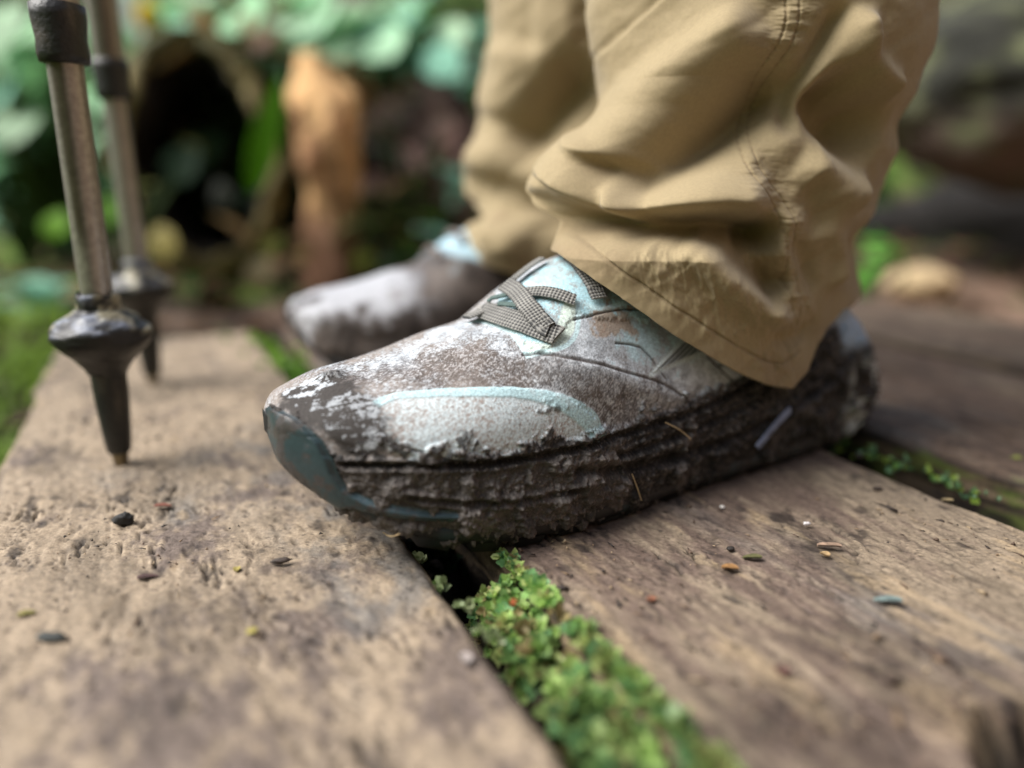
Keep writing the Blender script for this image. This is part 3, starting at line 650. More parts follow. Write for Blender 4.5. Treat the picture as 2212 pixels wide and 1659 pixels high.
hem2 = [(995, 540), (1060, 575), (1130, 600), (1200, 620), (1300, 640), (1430, 640)]
folds2 = [([(1290, 130), (1220, 210), (1150, 280), (1080, 320)], -.014, .012, .012, .2), ([(1040, 300), (1020, 380)], .006, .012, .012, .2), ([(990, 400), (1080, 420), (1150, 450), (1250, 470)], -.010, .009, .009, .1),
          ([(1120, 80), (1090, 180), (1060, 260)], .006, .02, .02, .2), ([(1150, 90), (1260, 70)], .004, .02, .02, .2), ([(1040, 500), (1150, 520)], .008, .014, .014, .2)]
trouser('trouser_leg', .50, leg2L, leg2R, hem2, folds2, .06, 300, 260, .62, seed=700, label='far trouser leg, blurred behind the near one', top_r=(.10, .09))
# upper part of the trousers, above the frame, joining the two legs
def hips():
    st = [((.105, .335), .088, .61), ((.105, .345), .1, .75), ((.10, .37), .12, .85)], [((.10, .50), .088, .61), ((.1, .51), .1, .75), ((.10, .53), .12, .85)]
    V = []; F = []; b = 0
    for leg in st:
        rings = [np.stack([c[0] + r * np.cos(np.linspace(0, 2 * math.pi, 40, endpoint=False)), c[1] + r * .95 * np.sin(np.linspace(0, 2 * math.pi, 40, endpoint=False)), np.full(40, z)], -1) for c, r, z in leg]
        V.append(np.vstack(rings)); F.append(gridfaces(3, 40, True) + b); b += 120
    rings = []
    for z, rx, ry in ((.80, .13, .19), (.88, .135, .2), (.98, .12, .175), (1.04, .115, .165)):
        ph = np.linspace(0, 2 * math.pi, 40, endpoint=False); rings.append(np.stack([.10 + rx * np.cos(ph), .45 + ry * np.sin(ph), np.full(40, z)], -1))
    V.append(np.vstack(rings)); F.append(gridfaces(4, 40, True) + b)
    V = np.vstack(V); world_child('trouser_seat', V, np.vstack(F), M_TROU, person, color=lin(160, 143, 110) + 0 * V)
hips()
# the body inside the clothes: one continuous skinned figure
def body():
    me = bpy.data.meshes.new('body'); v = [(.10, .45, .92), (.10, .36, .86), (.10, .345, .5), (.122, .345, .085), (.05, .305, .03), (.10, .52, .86), (.10, .51, .5), (.085, .50, .08), (.0, .468, .03)]
    e = [(0, 1), (1, 2), (2, 3), (3, 4), (0, 5), (5, 6), (6, 7), (7, 8)]
    off = np.array(person.location); me.from_pydata([tuple(np.array(p) - off) for p in v], e, []); o = bpy.data.objects.new('body', me); COL.objects.link(o); o.parent = person
    m = o.modifiers.new('skin', 'SKIN'); rr = [.08, .06, .045, .028, .018, .06, .045, .028, .018]
    for i, r in enumerate(rr): me.skin_vertices[0].data[i].radius = (r, r)
    me.skin_vertices[0].data[0].use_root = True
    s = o.modifiers.new('sub', 'SUBSURF'); s.levels = 1; s.render_levels = 1; me.materials.append(M_SKIN)
body()

# ================================================================== TREKKING POLES
def lathe(name, prof, mat, parent, colr, n=48, noise=0, seed=0, jit=0):
    c = catmull(prof, len(prof) * 6) if noise else np.array(prof, float); ph = np.linspace(0, 2 * math.pi, n, endpoint=False)
    P = np.stack([c[:, :1] * np.cos(ph), c[:, :1] * np.sin(ph), np.repeat(c[:, 1:2], n, 1)], -1)
    if noise:
        nz = fbm(P[..., 0] * 160 + seed, P[..., 1] * 160, P[..., 2] * 160, octs=4, seed=seed); P[..., :2] *= (1 + noise * nz[..., None] / np.maximum(np.abs(c[:, :1, None]), .004)); P[..., 2] += noise * nz
    else: nz = fbm(P[..., 0] * 160, P[..., 1] * 160, P[..., 2] * 90, octs=4, seed=seed)
    o = mesh(name, P.reshape(-1, 3), gridfaces(len(c), n, True)[:, ::-1], mat, parent, color=colr(P.reshape(-1, 3), nz.ravel())); return o
def pole(loc, tilt, seed, label):
    root = empty('trekking_pole', loc); root.rotation_euler = tilt
    tag(root, label, 'trekking pole', 'trekking poles standing on the left plank')
    grey = lambda P, n: mixc(lin(160, 154, 146) + 0 * P, lin(96, 88, 76), sm(.1, .5, n))
    blk = lambda P, n: mixc(lin(26, 26, 24) + 0 * P, lin(76, 68, 56), .7 * sm(.15, .5, n))
    lathe('lower_shaft', [(.0057, .070), (.0062, .085), (.0062, .10), (.0062, .165)], M_SHAFT, root, grey, seed=seed)
    lathe('upper_shaft', [(.0076, .176), (.0079, .18), (.0079, .9)], M_SHAFT, root, grey, seed=seed + 1)
    lathe('joint_sleeve', [(.0066, .1585), (.0084, .159), (.0088, .162), (.0084, .167), (.0092, .1745), (.0092, .1785), (.0078, .179)], M_POLEBLK, root, blk, seed=seed + 2)
    lathe('grip', [(.008, .9), (.014, .905), (.016, .93), (.013, .96), (.015, 1.0), (.017, 1.02), (.012, 1.04), (.0, 1.045)], M_POLEBLK, root, blk, seed=seed + 3)
    ferr = lambda P, n: mixc(lin(110, 118, 130) + 0 * P, lin(50, 44, 38), sm(-.1, .3, n))
    bk = lathe('basket', [(.0075, .0735), (.0082, .072), (.0078, .0675), (.0105, .0650), (.0145, .0625), (.0180, .0600), (.0190, .0575), (.0184, .0545), (.0152, .0505), (.012, .0475), (.0085, .0430), (.0068, .040)], M_POLEBLK, root,
               lambda P, n: mixc(lin(26, 24, 22) + 0 * P, mixc(lin(110, 116, 130) + 0 * P, lin(148, 142, 120), sm(-.1, .2, fbm(P[:, 0] * 90, P[:, 1] * 90, P[:, 2] * 90, octs=2, seed=seed + 6))), sm(.0565, .0605, P[:, 2]) * sm(-.05, .2, n)), noise=.0016, seed=seed + 4)
    tp = lathe('tip_sleeve', [(.0068, .042), (.0066, .03), (.0056, .015), (.0048, .0065), (.004, .0055)], M_POLEBLK, root, blk, seed=seed + 5)
    lathe('metal_tip', [(.0036, .007), (.0032, .003), (.0026, .0), (.0012, -.0015), (0, -.002)], M_SHAFT, tp, lambda P, n: lin(120, 108, 84) + 0 * P, seed=seed)
    return root
g = ground(262, 1002); pole((g[0], g[1], 0), (R(0), R(.6), 0), 61, 'nearer grey trekking pole with a muddy basket, tip on the left plank')
g = ground(332, 828); pole((g[0], g[1], 0), (R(-.5), R(0), R(40)), 67, 'thinner looking trekking pole standing behind the nearer one')

# ================================================================== MOSS IN THE GAPS
leafP = np.array([(0, 0, 0), (.35, -.32, .06), (.75, -.34, .10), (1.05, 0, .05), (.75, .34, .10), (.35, .32, .06), (.5, 0, -.02)])
leafF = np.array([(0, 1, 6), (1, 2, 6), (2, 3, 6), (3, 4, 6), (4, 5, 6), (5, 0, 6)])
def rosettes(C, N, size, pal, nleaf, rs, cup=(.3, 1.1), cols=None):
    V = []; F = []; Cc = []; b = 0
    for k in range(len(C)):
        n = N[k] / np.linalg.norm(N[k]); a = np.cross(n, rs.normal(size=3)); a /= np.linalg.norm(a); bb = np.cross(n, a); sz = size[k]
        base = pal[rs.integers(len(pal))] if cols is None else cols[k]
        for q in range(nleaf):
            ph = q * 2.4 + rs.uniform(-.3, .3); el = rs.uniform(*cup); d = (a * math.cos(ph) + bb * math.sin(ph)) * math.cos(el) + n * math.sin(el)
            s = np.cross(d, n); s /= np.linalg.norm(s) + 1e-9; u_ = np.cross(s, d); l = sz * rs.uniform(.7, 1.2); roll = rs.uniform(-.5, .5); s2 = s * math.cos(roll) + u_ * math.sin(roll); u2 = np.cross(s2, d)
            P = C[k] + l * (leafP[:, :1] * d + leafP[:, 1:2] * s2 + leafP[:, 2:] * u2); V.append(P); F.append(leafF + b); b += 7
            Cc.append(np.repeat((base * rs.uniform(.75, 1.3))[None], 7, 0))
    return np.vstack(V), np.vstack(F), np.vstack(Cc)
rs = np.random.default_rng(5)
GP = [lin(140, 170, 94), lin(160, 184, 112), lin(118, 150, 88), lin(172, 184, 118), lin(106, 146, 96), lin(134, 122, 84)]
tn0 = tw(ground(1250, 1659))[0]; tn1 = tw(ground(1090, 1195))[0]
GW = W2L - W1R
# mound that the moss grows on
tm = np.linspace(-.05, tn1 + .01, 160); wm = np.linspace(-.004, GW + .006, 50); TM, WM = np.meshgrid(tm, wm, indexing='ij')
sh = sm(tn1 + .004, tn1 - .07, TM)                       # rises towards the viewer
lft = sm(.0, .35 , (WM / GW) + .25 * sh - .3 + .15 * fbm(TM * 40, WM * 40, octs=3, seed=81))
ZM = -.040 + (.029 * lft - .003 * sh) * sm(tn1 + .012, tn1 - .012, TM) + .004 * fbm(TM * 90, WM * 90, octs=4, seed=82)
ZM = np.minimum(ZM, -.0005)
PM = np.stack([PD[0] * TM + PE[0] * (WM + W1R), PD[1] * TM + PE[1] * (WM + W1R), ZM], -1)
moss_soil = mesh('soil_mound', PM.reshape(-1, 3), gridfaces(160, 50)[:, ::-1], M_SOIL, color=lin(44, 38, 28) + np.zeros((8000, 3))); tag(moss_soil, kind='structure')
Cs = []; Ns = []; Ss = []; Cc = []
for _ in range(5200):
    t = rs.uniform(-.04, tn1 + .002); wv = rs.uniform(-.0005, GW + .0022)
    ti = int(np.clip((t - tm[0]) / (tm[1] - tm[0]), 0, 159)); wi = int(np.clip((wv - wm[0]) / (wm[1] - wm[0]), 0, 49)); L_ = lft[ti, wi]
    if rs.uniform() > .10 + L_ * 1.0: continue
    if fbm(np.array([t * 130.]), np.array([wv * 130.]), octs=2, seed=97)[0] < -.38: continue
    z = ZM[ti, wi] + rs.uniform(-.002, .0075) * (.4 + .6 * L_)
    if wv > GW - .001: z = rs.uniform(-.002, .0012)
    p = np.array([PD[0] * t + PE[0] * (wv + W1R), PD[1] * t + PE[1] * (wv + W1R), z])
    Cs.append(p); Ns.append(np.array([rs.normal() * .4, rs.normal() * .4 - .25, 1.0])); Ss.append(rs.uniform(.0015, .0029) * (1 + .75 * sh[ti, wi]))
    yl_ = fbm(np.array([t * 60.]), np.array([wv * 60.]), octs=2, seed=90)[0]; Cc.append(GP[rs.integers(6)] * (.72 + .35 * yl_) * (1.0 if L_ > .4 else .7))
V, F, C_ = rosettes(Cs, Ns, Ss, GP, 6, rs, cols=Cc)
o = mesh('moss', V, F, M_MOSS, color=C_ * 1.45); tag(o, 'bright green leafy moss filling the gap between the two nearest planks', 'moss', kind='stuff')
# small tufts: on the edge of the left plank, far ends of both gaps
def tufts(name, spots, label, n, spread, size, pal, seed, kind='stuff', squash=.5):
    rs = np.random.default_rng(seed); Cs = []; Ns = []; Ss = []
    for p in spots:
        for _ in range(n):
            o_ = rs.normal(size=3) * spread * np.array([1, 1, squash]); Cs.append(np.array(p) + o_); Ns.append(np.array([rs.normal() * .6, rs.normal() * .6 - .2, .8])); Ss.append(size * rs.uniform(.6, 1.3))
    V, F, C_ = rosettes(Cs, Ns, Ss, pal, 6, rs); o = mesh(name, V, F, M_MOSS, color=C_); tag(o, label, 'moss', kind=kind); return o
for i, (x, y, n, sp, lb) in enumerate([(898, 1212, 7, .0014, 'topmost tiny pale green tuft on the edge of the left plank'), (945, 1272, 12, .002, 'middle grey green tuft on the edge of the left plank'), (1000, 1310, 6, .0016, 'small grey green tuft below the middle one on the left plank edge'), (1050, 1372, 12, .002, 'pale leaf like tuft at the left edge of the moss')]):
    p = ground(x, y, -.004); o = tufts('moss_tuft', [p], lb, n, sp, .0022, [lin(150, 165, 120), lin(120, 148, 80), lin(160, 170, 130)], 30 + i, kind=None); o['group'] = 'moss tufts on the plank edges'
p = [ground(x, y, -.02) for x, y in ((900, 1190), (940, 1180), (980, 1200), (1000, 1175), (930, 1215))]
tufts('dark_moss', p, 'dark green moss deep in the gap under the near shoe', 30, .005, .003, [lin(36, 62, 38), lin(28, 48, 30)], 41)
p = [ground(x, y, -.004) for x, y in ((1800, 950), (1820, 965), (1875, 985), (1925, 1003), (1950, 1010), (2020, 1035), (2050, 1050), (2120, 1075))]
tufts('moss', p, 'green and yellow moss bits growing in the narrow gap right of the heel', 9, .0030, .0022, [lin(110, 150, 80), lin(150, 175, 80), lin(84, 120, 76), lin(120, 160, 120)], 42)
p = [ground(x, y, -.01) for x, y in ((565, 760), (590, 790), (610, 815), (640, 830))]
tufts('moss', p, 'bright green blurred moss between the left plank and the far shoe', 70, .0085, .005, [lin(130, 170, 60), lin(108, 152, 60)], 43)
p = [ground(x, y, -.025) for x, y in ((2120, 1575), (2160, 1600), (2200, 1640), (2150, 1640))]
tufts('moss', p, 'brownish green moss in the dark hole at the bottom right corner', 16, .004, .003, [lin(92, 92, 48), lin(70, 66, 38)], 44)

# ================================================================== GROUND
gx = np.concatenate([-np.geomspace(40, 1.2, 40), np.linspace(-1.15, 1.6, 260), np.geomspace(1.65, 40, 40)]); gy = np.concatenate([-np.geomspace(40, .6, 25), np.linspace(-.55, 2.6, 320), np.geomspace(2.7, 60, 50)])
GX, GY = np.meshgrid(gx, gy, indexing='ij')
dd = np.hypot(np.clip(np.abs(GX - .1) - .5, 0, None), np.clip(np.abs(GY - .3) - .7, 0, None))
GZ = -.075 + .025 * fbm(GX * 5, GY * 5, octs=5, seed=91) * (1 + dd) + .9 * sm(1.7, 4.5, GY) + 3 * sm(4, 14, GY) + .02 * sm(0, .3, dd) + 2.2 * sm(1.6, 4.5, np.abs(GX - .1) + .3 * fbm(GX * .7, GY * .7, octs=3, seed=95)) * sm(4.5, 3, GY) * np.where(GX > 0, 1.4, .55) + 2.6 * sm(-1.3, -3.6, GY) + .25 * fbm(GX * .8, GY * .8, octs=3, seed=92) * sm(1.4, 3, dd)  # slopes at the sides and behind the camera are added to block low sky light
gc = mixc(lin(58, 48, 40) + np.zeros(GX.shape + (3,)), lin(98, 82, 70), sm(-.1, .5, fbm(GX * 9, GY * 9, octs=4, seed=93)))
gc = mixc(gc, lin(92, 120, 46), .9 * sm(-.0, .25, fbm(GX * 4, GY * 4, octs=3, seed=94) + .5 * sm(-.2, -.5, GX) * sm(.9, .4, GY) - .15))
gc = mixc(gc, lin(126, 104, 88), .8 * sm(.35, .5, GX) * sm(1.5, 1.2, GY))
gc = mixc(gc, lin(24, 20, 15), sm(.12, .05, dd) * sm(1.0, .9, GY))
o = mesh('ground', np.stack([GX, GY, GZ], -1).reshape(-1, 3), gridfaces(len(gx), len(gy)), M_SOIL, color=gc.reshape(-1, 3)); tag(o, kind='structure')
def gz(x, y):
    i = int(np.clip(np.searchsorted(gx, x), 0, len(gx) - 1)); j = int(np.clip(np.searchsorted(gy, y), 0, len(gy) - 1)); return GZ[i, j]

# ================================================================== BACKGROUND
def blob(P, amp, fr, seed, octs=4):
    N = P / (np.linalg.norm(P, axis=-1, keepdims=True) + 1e-9); return P + N * (amp * fbm(P[..., 0] * fr, P[..., 1] * fr, P[..., 2] * fr, octs=octs, seed=seed))[..., None]
def rock(name, c, r, seed, colr, label, cat, amp=.25, mat=M_ROCK, flat=None, n=(70, 90)):
    th = np.linspace(0.001, math.pi - .001, n[0]); ph = np.linspace(0, 2 * math.pi, n[1], endpoint=False); T_, P_ = np.meshgrid(th, ph, indexing='ij')
    U = np.stack([np.sin(T_) * np.cos(P_), np.sin(T_) * np.sin(P_), np.cos(T_)], -1)
    d = 1 + amp * fbm(U[..., 0] * 1.7 + seed, U[..., 1] * 1.7, U[..., 2] * 1.7, octs=5, seed=seed, gain=.55); P = U * d[..., None] * np.array(r)
    if flat is not None: P[..., 2] = np.where(P[..., 2] < flat, flat + (P[..., 2] - flat) * .08, P[..., 2])
    cc = colr(P, fbm(P[..., 0] * 24, P[..., 1] * 24, P[..., 2] * 24, octs=5, seed=seed + 2, gain=.7))
    o = mesh(name, P.reshape(-1, 3), gridfaces(n[0], n[1], True), mat, color=cc.reshape(-1, 3)); o.location = c; tag(o, label, cat); return o
moss_c = lambda P, n: mixc(mixc(lin(38, 38, 30) + 0 * P, lin(98, 102, 70), sm(-.1, .4, n)), lin(92, 76, 66), sm(.35, .1, n) * sm(-.02, -.12, P[..., 2]))
p = at(2120, 210, 1.35); rock('boulder', (p[0] + .16, 1.42, p[2] + .02), (.33, .30, .175), 11, moss_c, 'large dark mossy boulder overhanging the ground at the top right', 'boulder', amp=.22)
p = at(2330, 430, 1.75); rock('boulder', (p[0] + .1, 1.95, -.02), (.5, .22, .16), 12, lambda P, n: lin(20, 16, 12) + 0 * P, 'low near black rock added for the dark underside of the mossy boulder', 'boulder', amp=.2)  # near-black rock added to stand for the shade beneath the boulder
p = ground(1990, 622, -.05); rock('stone', (p[0], p[1], -.045), (.055, .04, .03), 13, lambda P, n: mixc(lin(190, 168, 130) + 0 * P, lin(150, 124, 92), sm(0, .3, n)), 'small rounded yellowish stone on the soil behind the heel', 'stone', amp=.15)
# hollow log seen into its open end
p = at(428, 345, 1.22); cz = p[2]
nr, na = 60, 110; al_ = np.linspace(0, 2 * math.pi, na, endpoint=False)
rx_, rz_ = .135, .185
sec = [(1.02, 1.30), (1.02, .9), (1.0, .5), (1.0, .2), (1.0, .03), (.97, 0), (.86, -.004), (.80, .015), (.76, .06), (.75, .3), (.74, .7), (.5, 1.05), (.2, 1.15), (0.001, 1.18)]
sc2 = catmull(sec, 90)
PL = np.stack([rx_ * sc2[:, :1] * np.cos(al_), np.repeat(sc2[:, 1:], na, 1), rz_ * sc2[:, :1] * np.sin(al_)], -1)
nz = fbm(PL[..., 0] * 12, PL[..., 1] * 5, PL[..., 2] * 12, octs=5, seed=21); PL[..., 0] *= 1 + .3 * nz; PL[..., 2] *= 1 + .26 * nz; PL[..., 1] += .06 * nz
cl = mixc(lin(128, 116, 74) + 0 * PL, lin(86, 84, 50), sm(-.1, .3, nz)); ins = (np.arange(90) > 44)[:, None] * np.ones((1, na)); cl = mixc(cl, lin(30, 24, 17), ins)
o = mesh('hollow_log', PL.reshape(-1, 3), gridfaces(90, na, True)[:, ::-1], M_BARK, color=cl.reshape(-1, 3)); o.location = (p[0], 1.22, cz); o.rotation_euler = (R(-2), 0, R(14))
tag(o, 'mossy hollow log with a dark open end behind the poles', 'log')
# dead trunk, orange tan where the bark is off
def trunk(name, pts, rad, seed, colr, label, cat, squash=.6, m=60):
    c = catmull(pts, 120); r = np.interp(np.linspace(0, 1, 120), np.linspace(0, 1, len(rad)), rad); ph = np.linspace(0, 2 * math.pi, m, endpoint=False)
    P = np.stack([c[:, :1] + r[:, None] * np.cos(ph), c[:, 1:2] + r[:, None] * squash * np.sin(ph), np.repeat(c[:, 2:], m, 1)], -1)
    n = fbm(P[..., 0] * 26, P[..., 1] * 26, P[..., 2] * 7, octs=5, seed=seed, gain=.6); P[..., :2] += ((P - c[:, None])[..., :2]) * (.9 * n)[..., None]; P[-1] = c[-1] + (P[-1] - c[-1]) * .02; P[-1, :, 2] -= .01
    o = mesh(name, P.reshape(-1, 3), gridfaces(120, m, True), M_BARK, color=colr(P, n).reshape(-1, 3)); tag(o, label, cat); return o
a, b, c3, d4 = at(722, 560, 1.18), at(722, 420, 1.18), at(710, 260, 1.18), at(668, 110, 1.2); a[2] = -.1
trunk('dead_trunk', [a, b, c3, d4], [.050, .036, .046, .046, .022], 23, lambda P, n: mixc(mixc(lin(232, 186, 130) + 0 * P, lin(150, 108, 74), sm(.0, .45, n)), lin(122, 88, 66), sm(.12, .03, P[..., 2])), 'broken orange tan dead trunk standing beside the hollow log', 'tree trunk')
p = at(560, 105, 1.3); q_ = at(740, 150, 1.32); r_ = at(420, 100, 1.28)
trunk('fallen_branch', [at(330, 150, 1.24), r_, p, q_, at(800, 230, 1.36)], [.012, .022, .03, .028, .012], 24, lambda P, n: mixc(lin(170, 146, 98) + 0 * P, lin(104, 90, 58), sm(.0, .4, n)), 'bare tan branch lying over the hollow log', 'branch', squash=1)
a, b, c3 = at(905, 480, 1.5), at(905, 330, 1.5), at(900, 170, 1.52); a[2] = -.1
trunk('tree_stump', [a, b, c3], [.14, .12, .10, .05], 25, lambda P, n: mixc(lin(156, 128, 120) + 0 * P, lin(48, 38, 32), sm(-.05, .35, n) ), 'reddish brown rotting stump right of the dead trunk', 'stump', squash=.8)

def leafmesh(L, W, bend, n=10, m=5, fold=.15):
    t = np.linspace(0, 1, n)[:, None]; s = np.linspace(-1, 1, m)[None]
    w = W * np.sin(math.pi * np.clip(t, 0, 1) ** .75) ** .8 * .5 + .0005
    x = s * w; y = L * np.sin(bend * t) / max(bend, .01) + 0 * s; z = -L * (1 - np.cos(bend * t)) / max(bend, .01) + fold * np.abs(x)
    return np.stack([x + 0 * t, y, z], -1).reshape(-1, 3), gridfaces(n, m)
def leafy_plant(loc, n, L, W, col, label, group, rise=(.3, 1.2), h=.15, seed=0, cat='plant', az=(0, 6.283), stem_c=None):
    rs = np.random.default_rng(seed); root = empty('leafy_plant', loc); tag(root, label, cat, group)
    V = []; F = []; C = []; b = 0; SV = []; SF = []; sb = 0
    for k in range(n):
        ph = rs.uniform(*az); el = rs.uniform(*rise); hh = h * rs.uniform(.25, 1.0); ll = L * rs.uniform(.7, 1.2)
        P, f = leafmesh(ll, W * rs.uniform(.7, 1.2), rs.uniform(.6, 1.5))
        ce, se = math.cos(el), math.sin(el); P = np.stack([P[:, 0], P[:, 1] * ce - P[:, 2] * se, P[:, 1] * se + P[:, 2] * ce], -1)
        cp, sp = math.cos(ph), math.sin(ph); P = np.stack([P[:, 0] * cp - P[:, 1] * sp, P[:, 0] * sp + P[:, 1] * cp, P[:, 2]], -1)
        o_ = np.array([rs.normal() * h * .22, rs.normal() * h * .22, hh]); V.append(P + o_); F.append(f + b); b += len(P)
        cc = col[rs.integers(len(col))] * rs.uniform(.75, 1.25); C.append(np.repeat(cc[None], len(P), 0))
        sv, sf = tube(catmull([(0, 0, -.05), (o_[0] * .3, o_[1] * .3, hh * .5), tuple(o_)], 8), .0018 + h * .008, 5); SV.append(sv); SF.append(sf + sb); sb += len(sv)
    lv = mesh('leaves', np.vstack(V), np.vstack(F), M_LEAF, root, color=np.vstack(C)); sv = np.vstack(SV); mesh('stem', sv, np.vstack(SF), M_LEAF, root, color=(stem_c if stem_c is not None else lin(70, 90, 50)) + 0 * sv)
    return root
MINT = [lin(172, 212, 172), lin(140, 190, 146), lin(192, 222, 186)]; TEALG = [lin(140, 190, 166), lin(100, 156, 126), lin(150, 198, 170)]; DEEP = [lin(44, 70, 34), lin(58, 84, 42), lin(34, 54, 30)]; LIME = [lin(120, 176, 40), lin(100, 150, 40)]
GRP = 'plants on the forest floor behind the planks'
def pl(x, y, Y, h, n, L, W, col, label, seed, **k):
    p = at(x, y, Y); z0 = gz(p[0], Y); hh = max(p[2] - z0, .03); return leafy_plant((p[0], Y, z0), n, L, W, col, label, GRP, h=hh, seed=seed, **k)
pl(60, 90, 1.45, 0, 60, .13, .10, MINT, 'pale mint broad leaved plant in the top left corner', 1, rise=(.4, 1.3), az=(-1.7, .6))
pl(420, 20, 1.6, 0, 66, .14, .10, MINT, 'mint leaved plant above the hollow log', 2, rise=(.4, 1.3), az=(-1.7, .6))
pl(640, 10, 1.6, 0, 70, .15, .11, MINT, 'pale green broad leaved plant above the dead trunk', 3, rise=(.4, 1.3), az=(-1.7, .6))
pl(850, 66, 1.6, 0, 66, .15, .09, TEALG, 'blue green broad leaved plant above the rotting stump', 4, rise=(.4, 1.3), az=(-1.7, .6))
pl(985, 60, 1.8, 0, 34, .12, .07, TEALG + LIME[:1], 'green leaved plant just left of the far trouser leg', 5, rise=(.4, 1.3), az=(-1.7, .6))
pl(20, 330, 1.5, 0, 34, .10, .05, DEEP[:1] + TEALG, 'grey green plant at the left edge of the photo', 6)
pl(90, 640, 1.0, 0, 12, .09, .05, TEALG, 'blue green leaves low at the left, behind the near pole', 7)
pl(150, 250, 1.75, 0, 26, .10, .05, MINT[:2] + DEEP[:1], 'mixed pale and dark plant between the top left leaves and the log', 8, rise=(.4, 1.3), az=(-1.7, .6))
pl(930, 470, 1.25, 0, 18, .06, .03, DEEP + LIME, 'low dark green plant under the rotting stump', 9)
pl(880, 560, 1.05, 0, 14, .06, .03, DEEP, 'low dark plant behind the far shoe', 10)
pl(1885, 500, .95, 0, 10, .075, .05, [lin(92, 156, 60), lin(110, 172, 76)], 'bright green leaf cluster right of the near trouser cuff', 11)
pl(1000, 20, 1.5, 0, 8, .09, .05, LIME, 'lime green leaves beside the top of the far trouser leg', 12)
pl(2180, 40, 2.2, 0, 50, .12, .06, DEEP, 'dark plant behind the mossy boulder', 13)
pl(770, 460, 1.15, 0, 5, .07, .03, [lin(84, 90, 40)], 'olive leaves in front of the dead trunk', 14)
pl(190, 520, 1.35, 0, 16, .06, .035, DEEP + LIME[:1], 'small dark plant beside the foot of the log', 15)
pl(300, 60, 2.1, 0, 30, .13, .07, MINT + DEEP[:1], 'pale plant behind the white and yellow flower', 16, rise=(.4, 1.3), az=(-1.7, .6))
DRY = [lin(128, 104, 74), lin(108, 80, 66), lin(146, 122, 84), lin(92, 96, 52)]; PINK = [lin(142, 116, 108), lin(116, 88, 82), lin(96, 110, 66)]
pl(255, 330, 1.15, 0, 9, .06, .03, DEEP + DRY[3:], 'sparse dark sprig in front of the left rim of the log', 21, rise=(.4, 1.5))
pl(600, 500, 1.12, 0, 7, .07, .03, DRY, 'dry brown leaves between the log and the dead trunk', 22, rise=(.4, 1.5))
pl(790, 350, 1.2, 0, 6, .07, .035, DRY + DEEP[:1], 'dry leafy sprig at the right side of the dead trunk', 23, rise=(.4, 1.5))
pl(850, 230, 1.3, 0, 16, .08, .045, PINK, 'pinkish brown leaved plant in front of the rotting stump', 24, rise=(.4, 1.5))
pl(960, 330, 1.25, 0, 16, .07, .04, TEALG + PINK, 'mixed green and brown leaves beside the far trouser leg', 25, rise=(.4, 1.5))
pl(560, 95, 1.45, 0, 22, .10, .05, DRY + MINT[:1], 'dry tan leaves lying over the top of the log', 26, rise=(.3, 1.5))
pl(430, 600, 1.1, 0, 10, .05, .03, DRY[:2] + DEEP, 'low brown and green leaves at the mouth of the log', 27)
pl(1300, 60, 2.0, 0, 36, .13, .07, MINT + TEALG, 'green plant hidden mostly by the trouser legs', 17, rise=(.4, 1.3), az=(-1.7, .6))
# single leaves that read as discs
def leaf(px, py, Y, L, W, col, label, rot, name='leaf', cat='leaf', bend=.8):
    p = at(px, py, Y); V, F = leafmesh(L, W, bend, 16, 7); V = V - V.mean(0)
    V2 = V + np.array([0, 0, -.0008]); FF = np.vstack([F, F[:, ::-1] + len(V)])
    o = mesh(name, np.vstack([V, V2]), FF, M_LEAF, color=col + np.zeros((2 * len(V), 3))); o.location = p; o.rotation_euler = rot; tag(o, label, cat); return o
leaf(575, 290, 1.1, .17, .038, lin(92, 150, 24), 'long bright green blade hanging in front of the log opening', (R(100), R(18), R(12)), bend=.5)
leaf(122, 482, .95, .042, .036, lin(110, 158, 40), 'round lime green leaf left of the near pole', (R(80), 0, 0))
leaf(235, 452, .98, .045, .036, lin(100, 146, 50), 'round lime green leaf between the two poles', (R(80), R(20), 0))
leaf(348, 522, 1.0, .056, .046, lin(160, 148, 84), 'round yellow tan leaf right of the far pole', (R(85), R(-20), 0))
leaf(395, 352, 1.12, .07, .05, lin(40, 62, 42), 'green leaf before the log opening, colour darkened as if shaded by the log', (R(85), R(30), 0))  # hangs in the sun before the log; the log's shade is in its colour
leaf(480, 420, 1.14, .06, .035, lin(30, 36, 20), 'olive leaf low before the log opening, painted dark as if in its shade', (R(85), R(-30), 0))  # also coloured darker, as though shaded within the log
leaf(300, 560, 1.05, .05, .03, lin(54, 76, 44), 'dark green leaf under the yellow tan leaf', (R(80), R(10), 0))
leaf(560, 590, .95, .05, .04, lin(88, 78, 46), 'olive brown leaf low beside the dead trunk', (R(80), R(-10), 0))
leaf(1000, 430, 1.4, .07, .05, lin(120, 96, 88), 'pinkish brown leaf beside the far trouser leg', (R(80), R(-10), 0))
leaf(960, 275, 1.4, .07, .05, lin(136, 116, 104), 'pale brown leaf on the rotting stump', (R(80), R(-10), 0))
rs = np.random.default_rng(3)
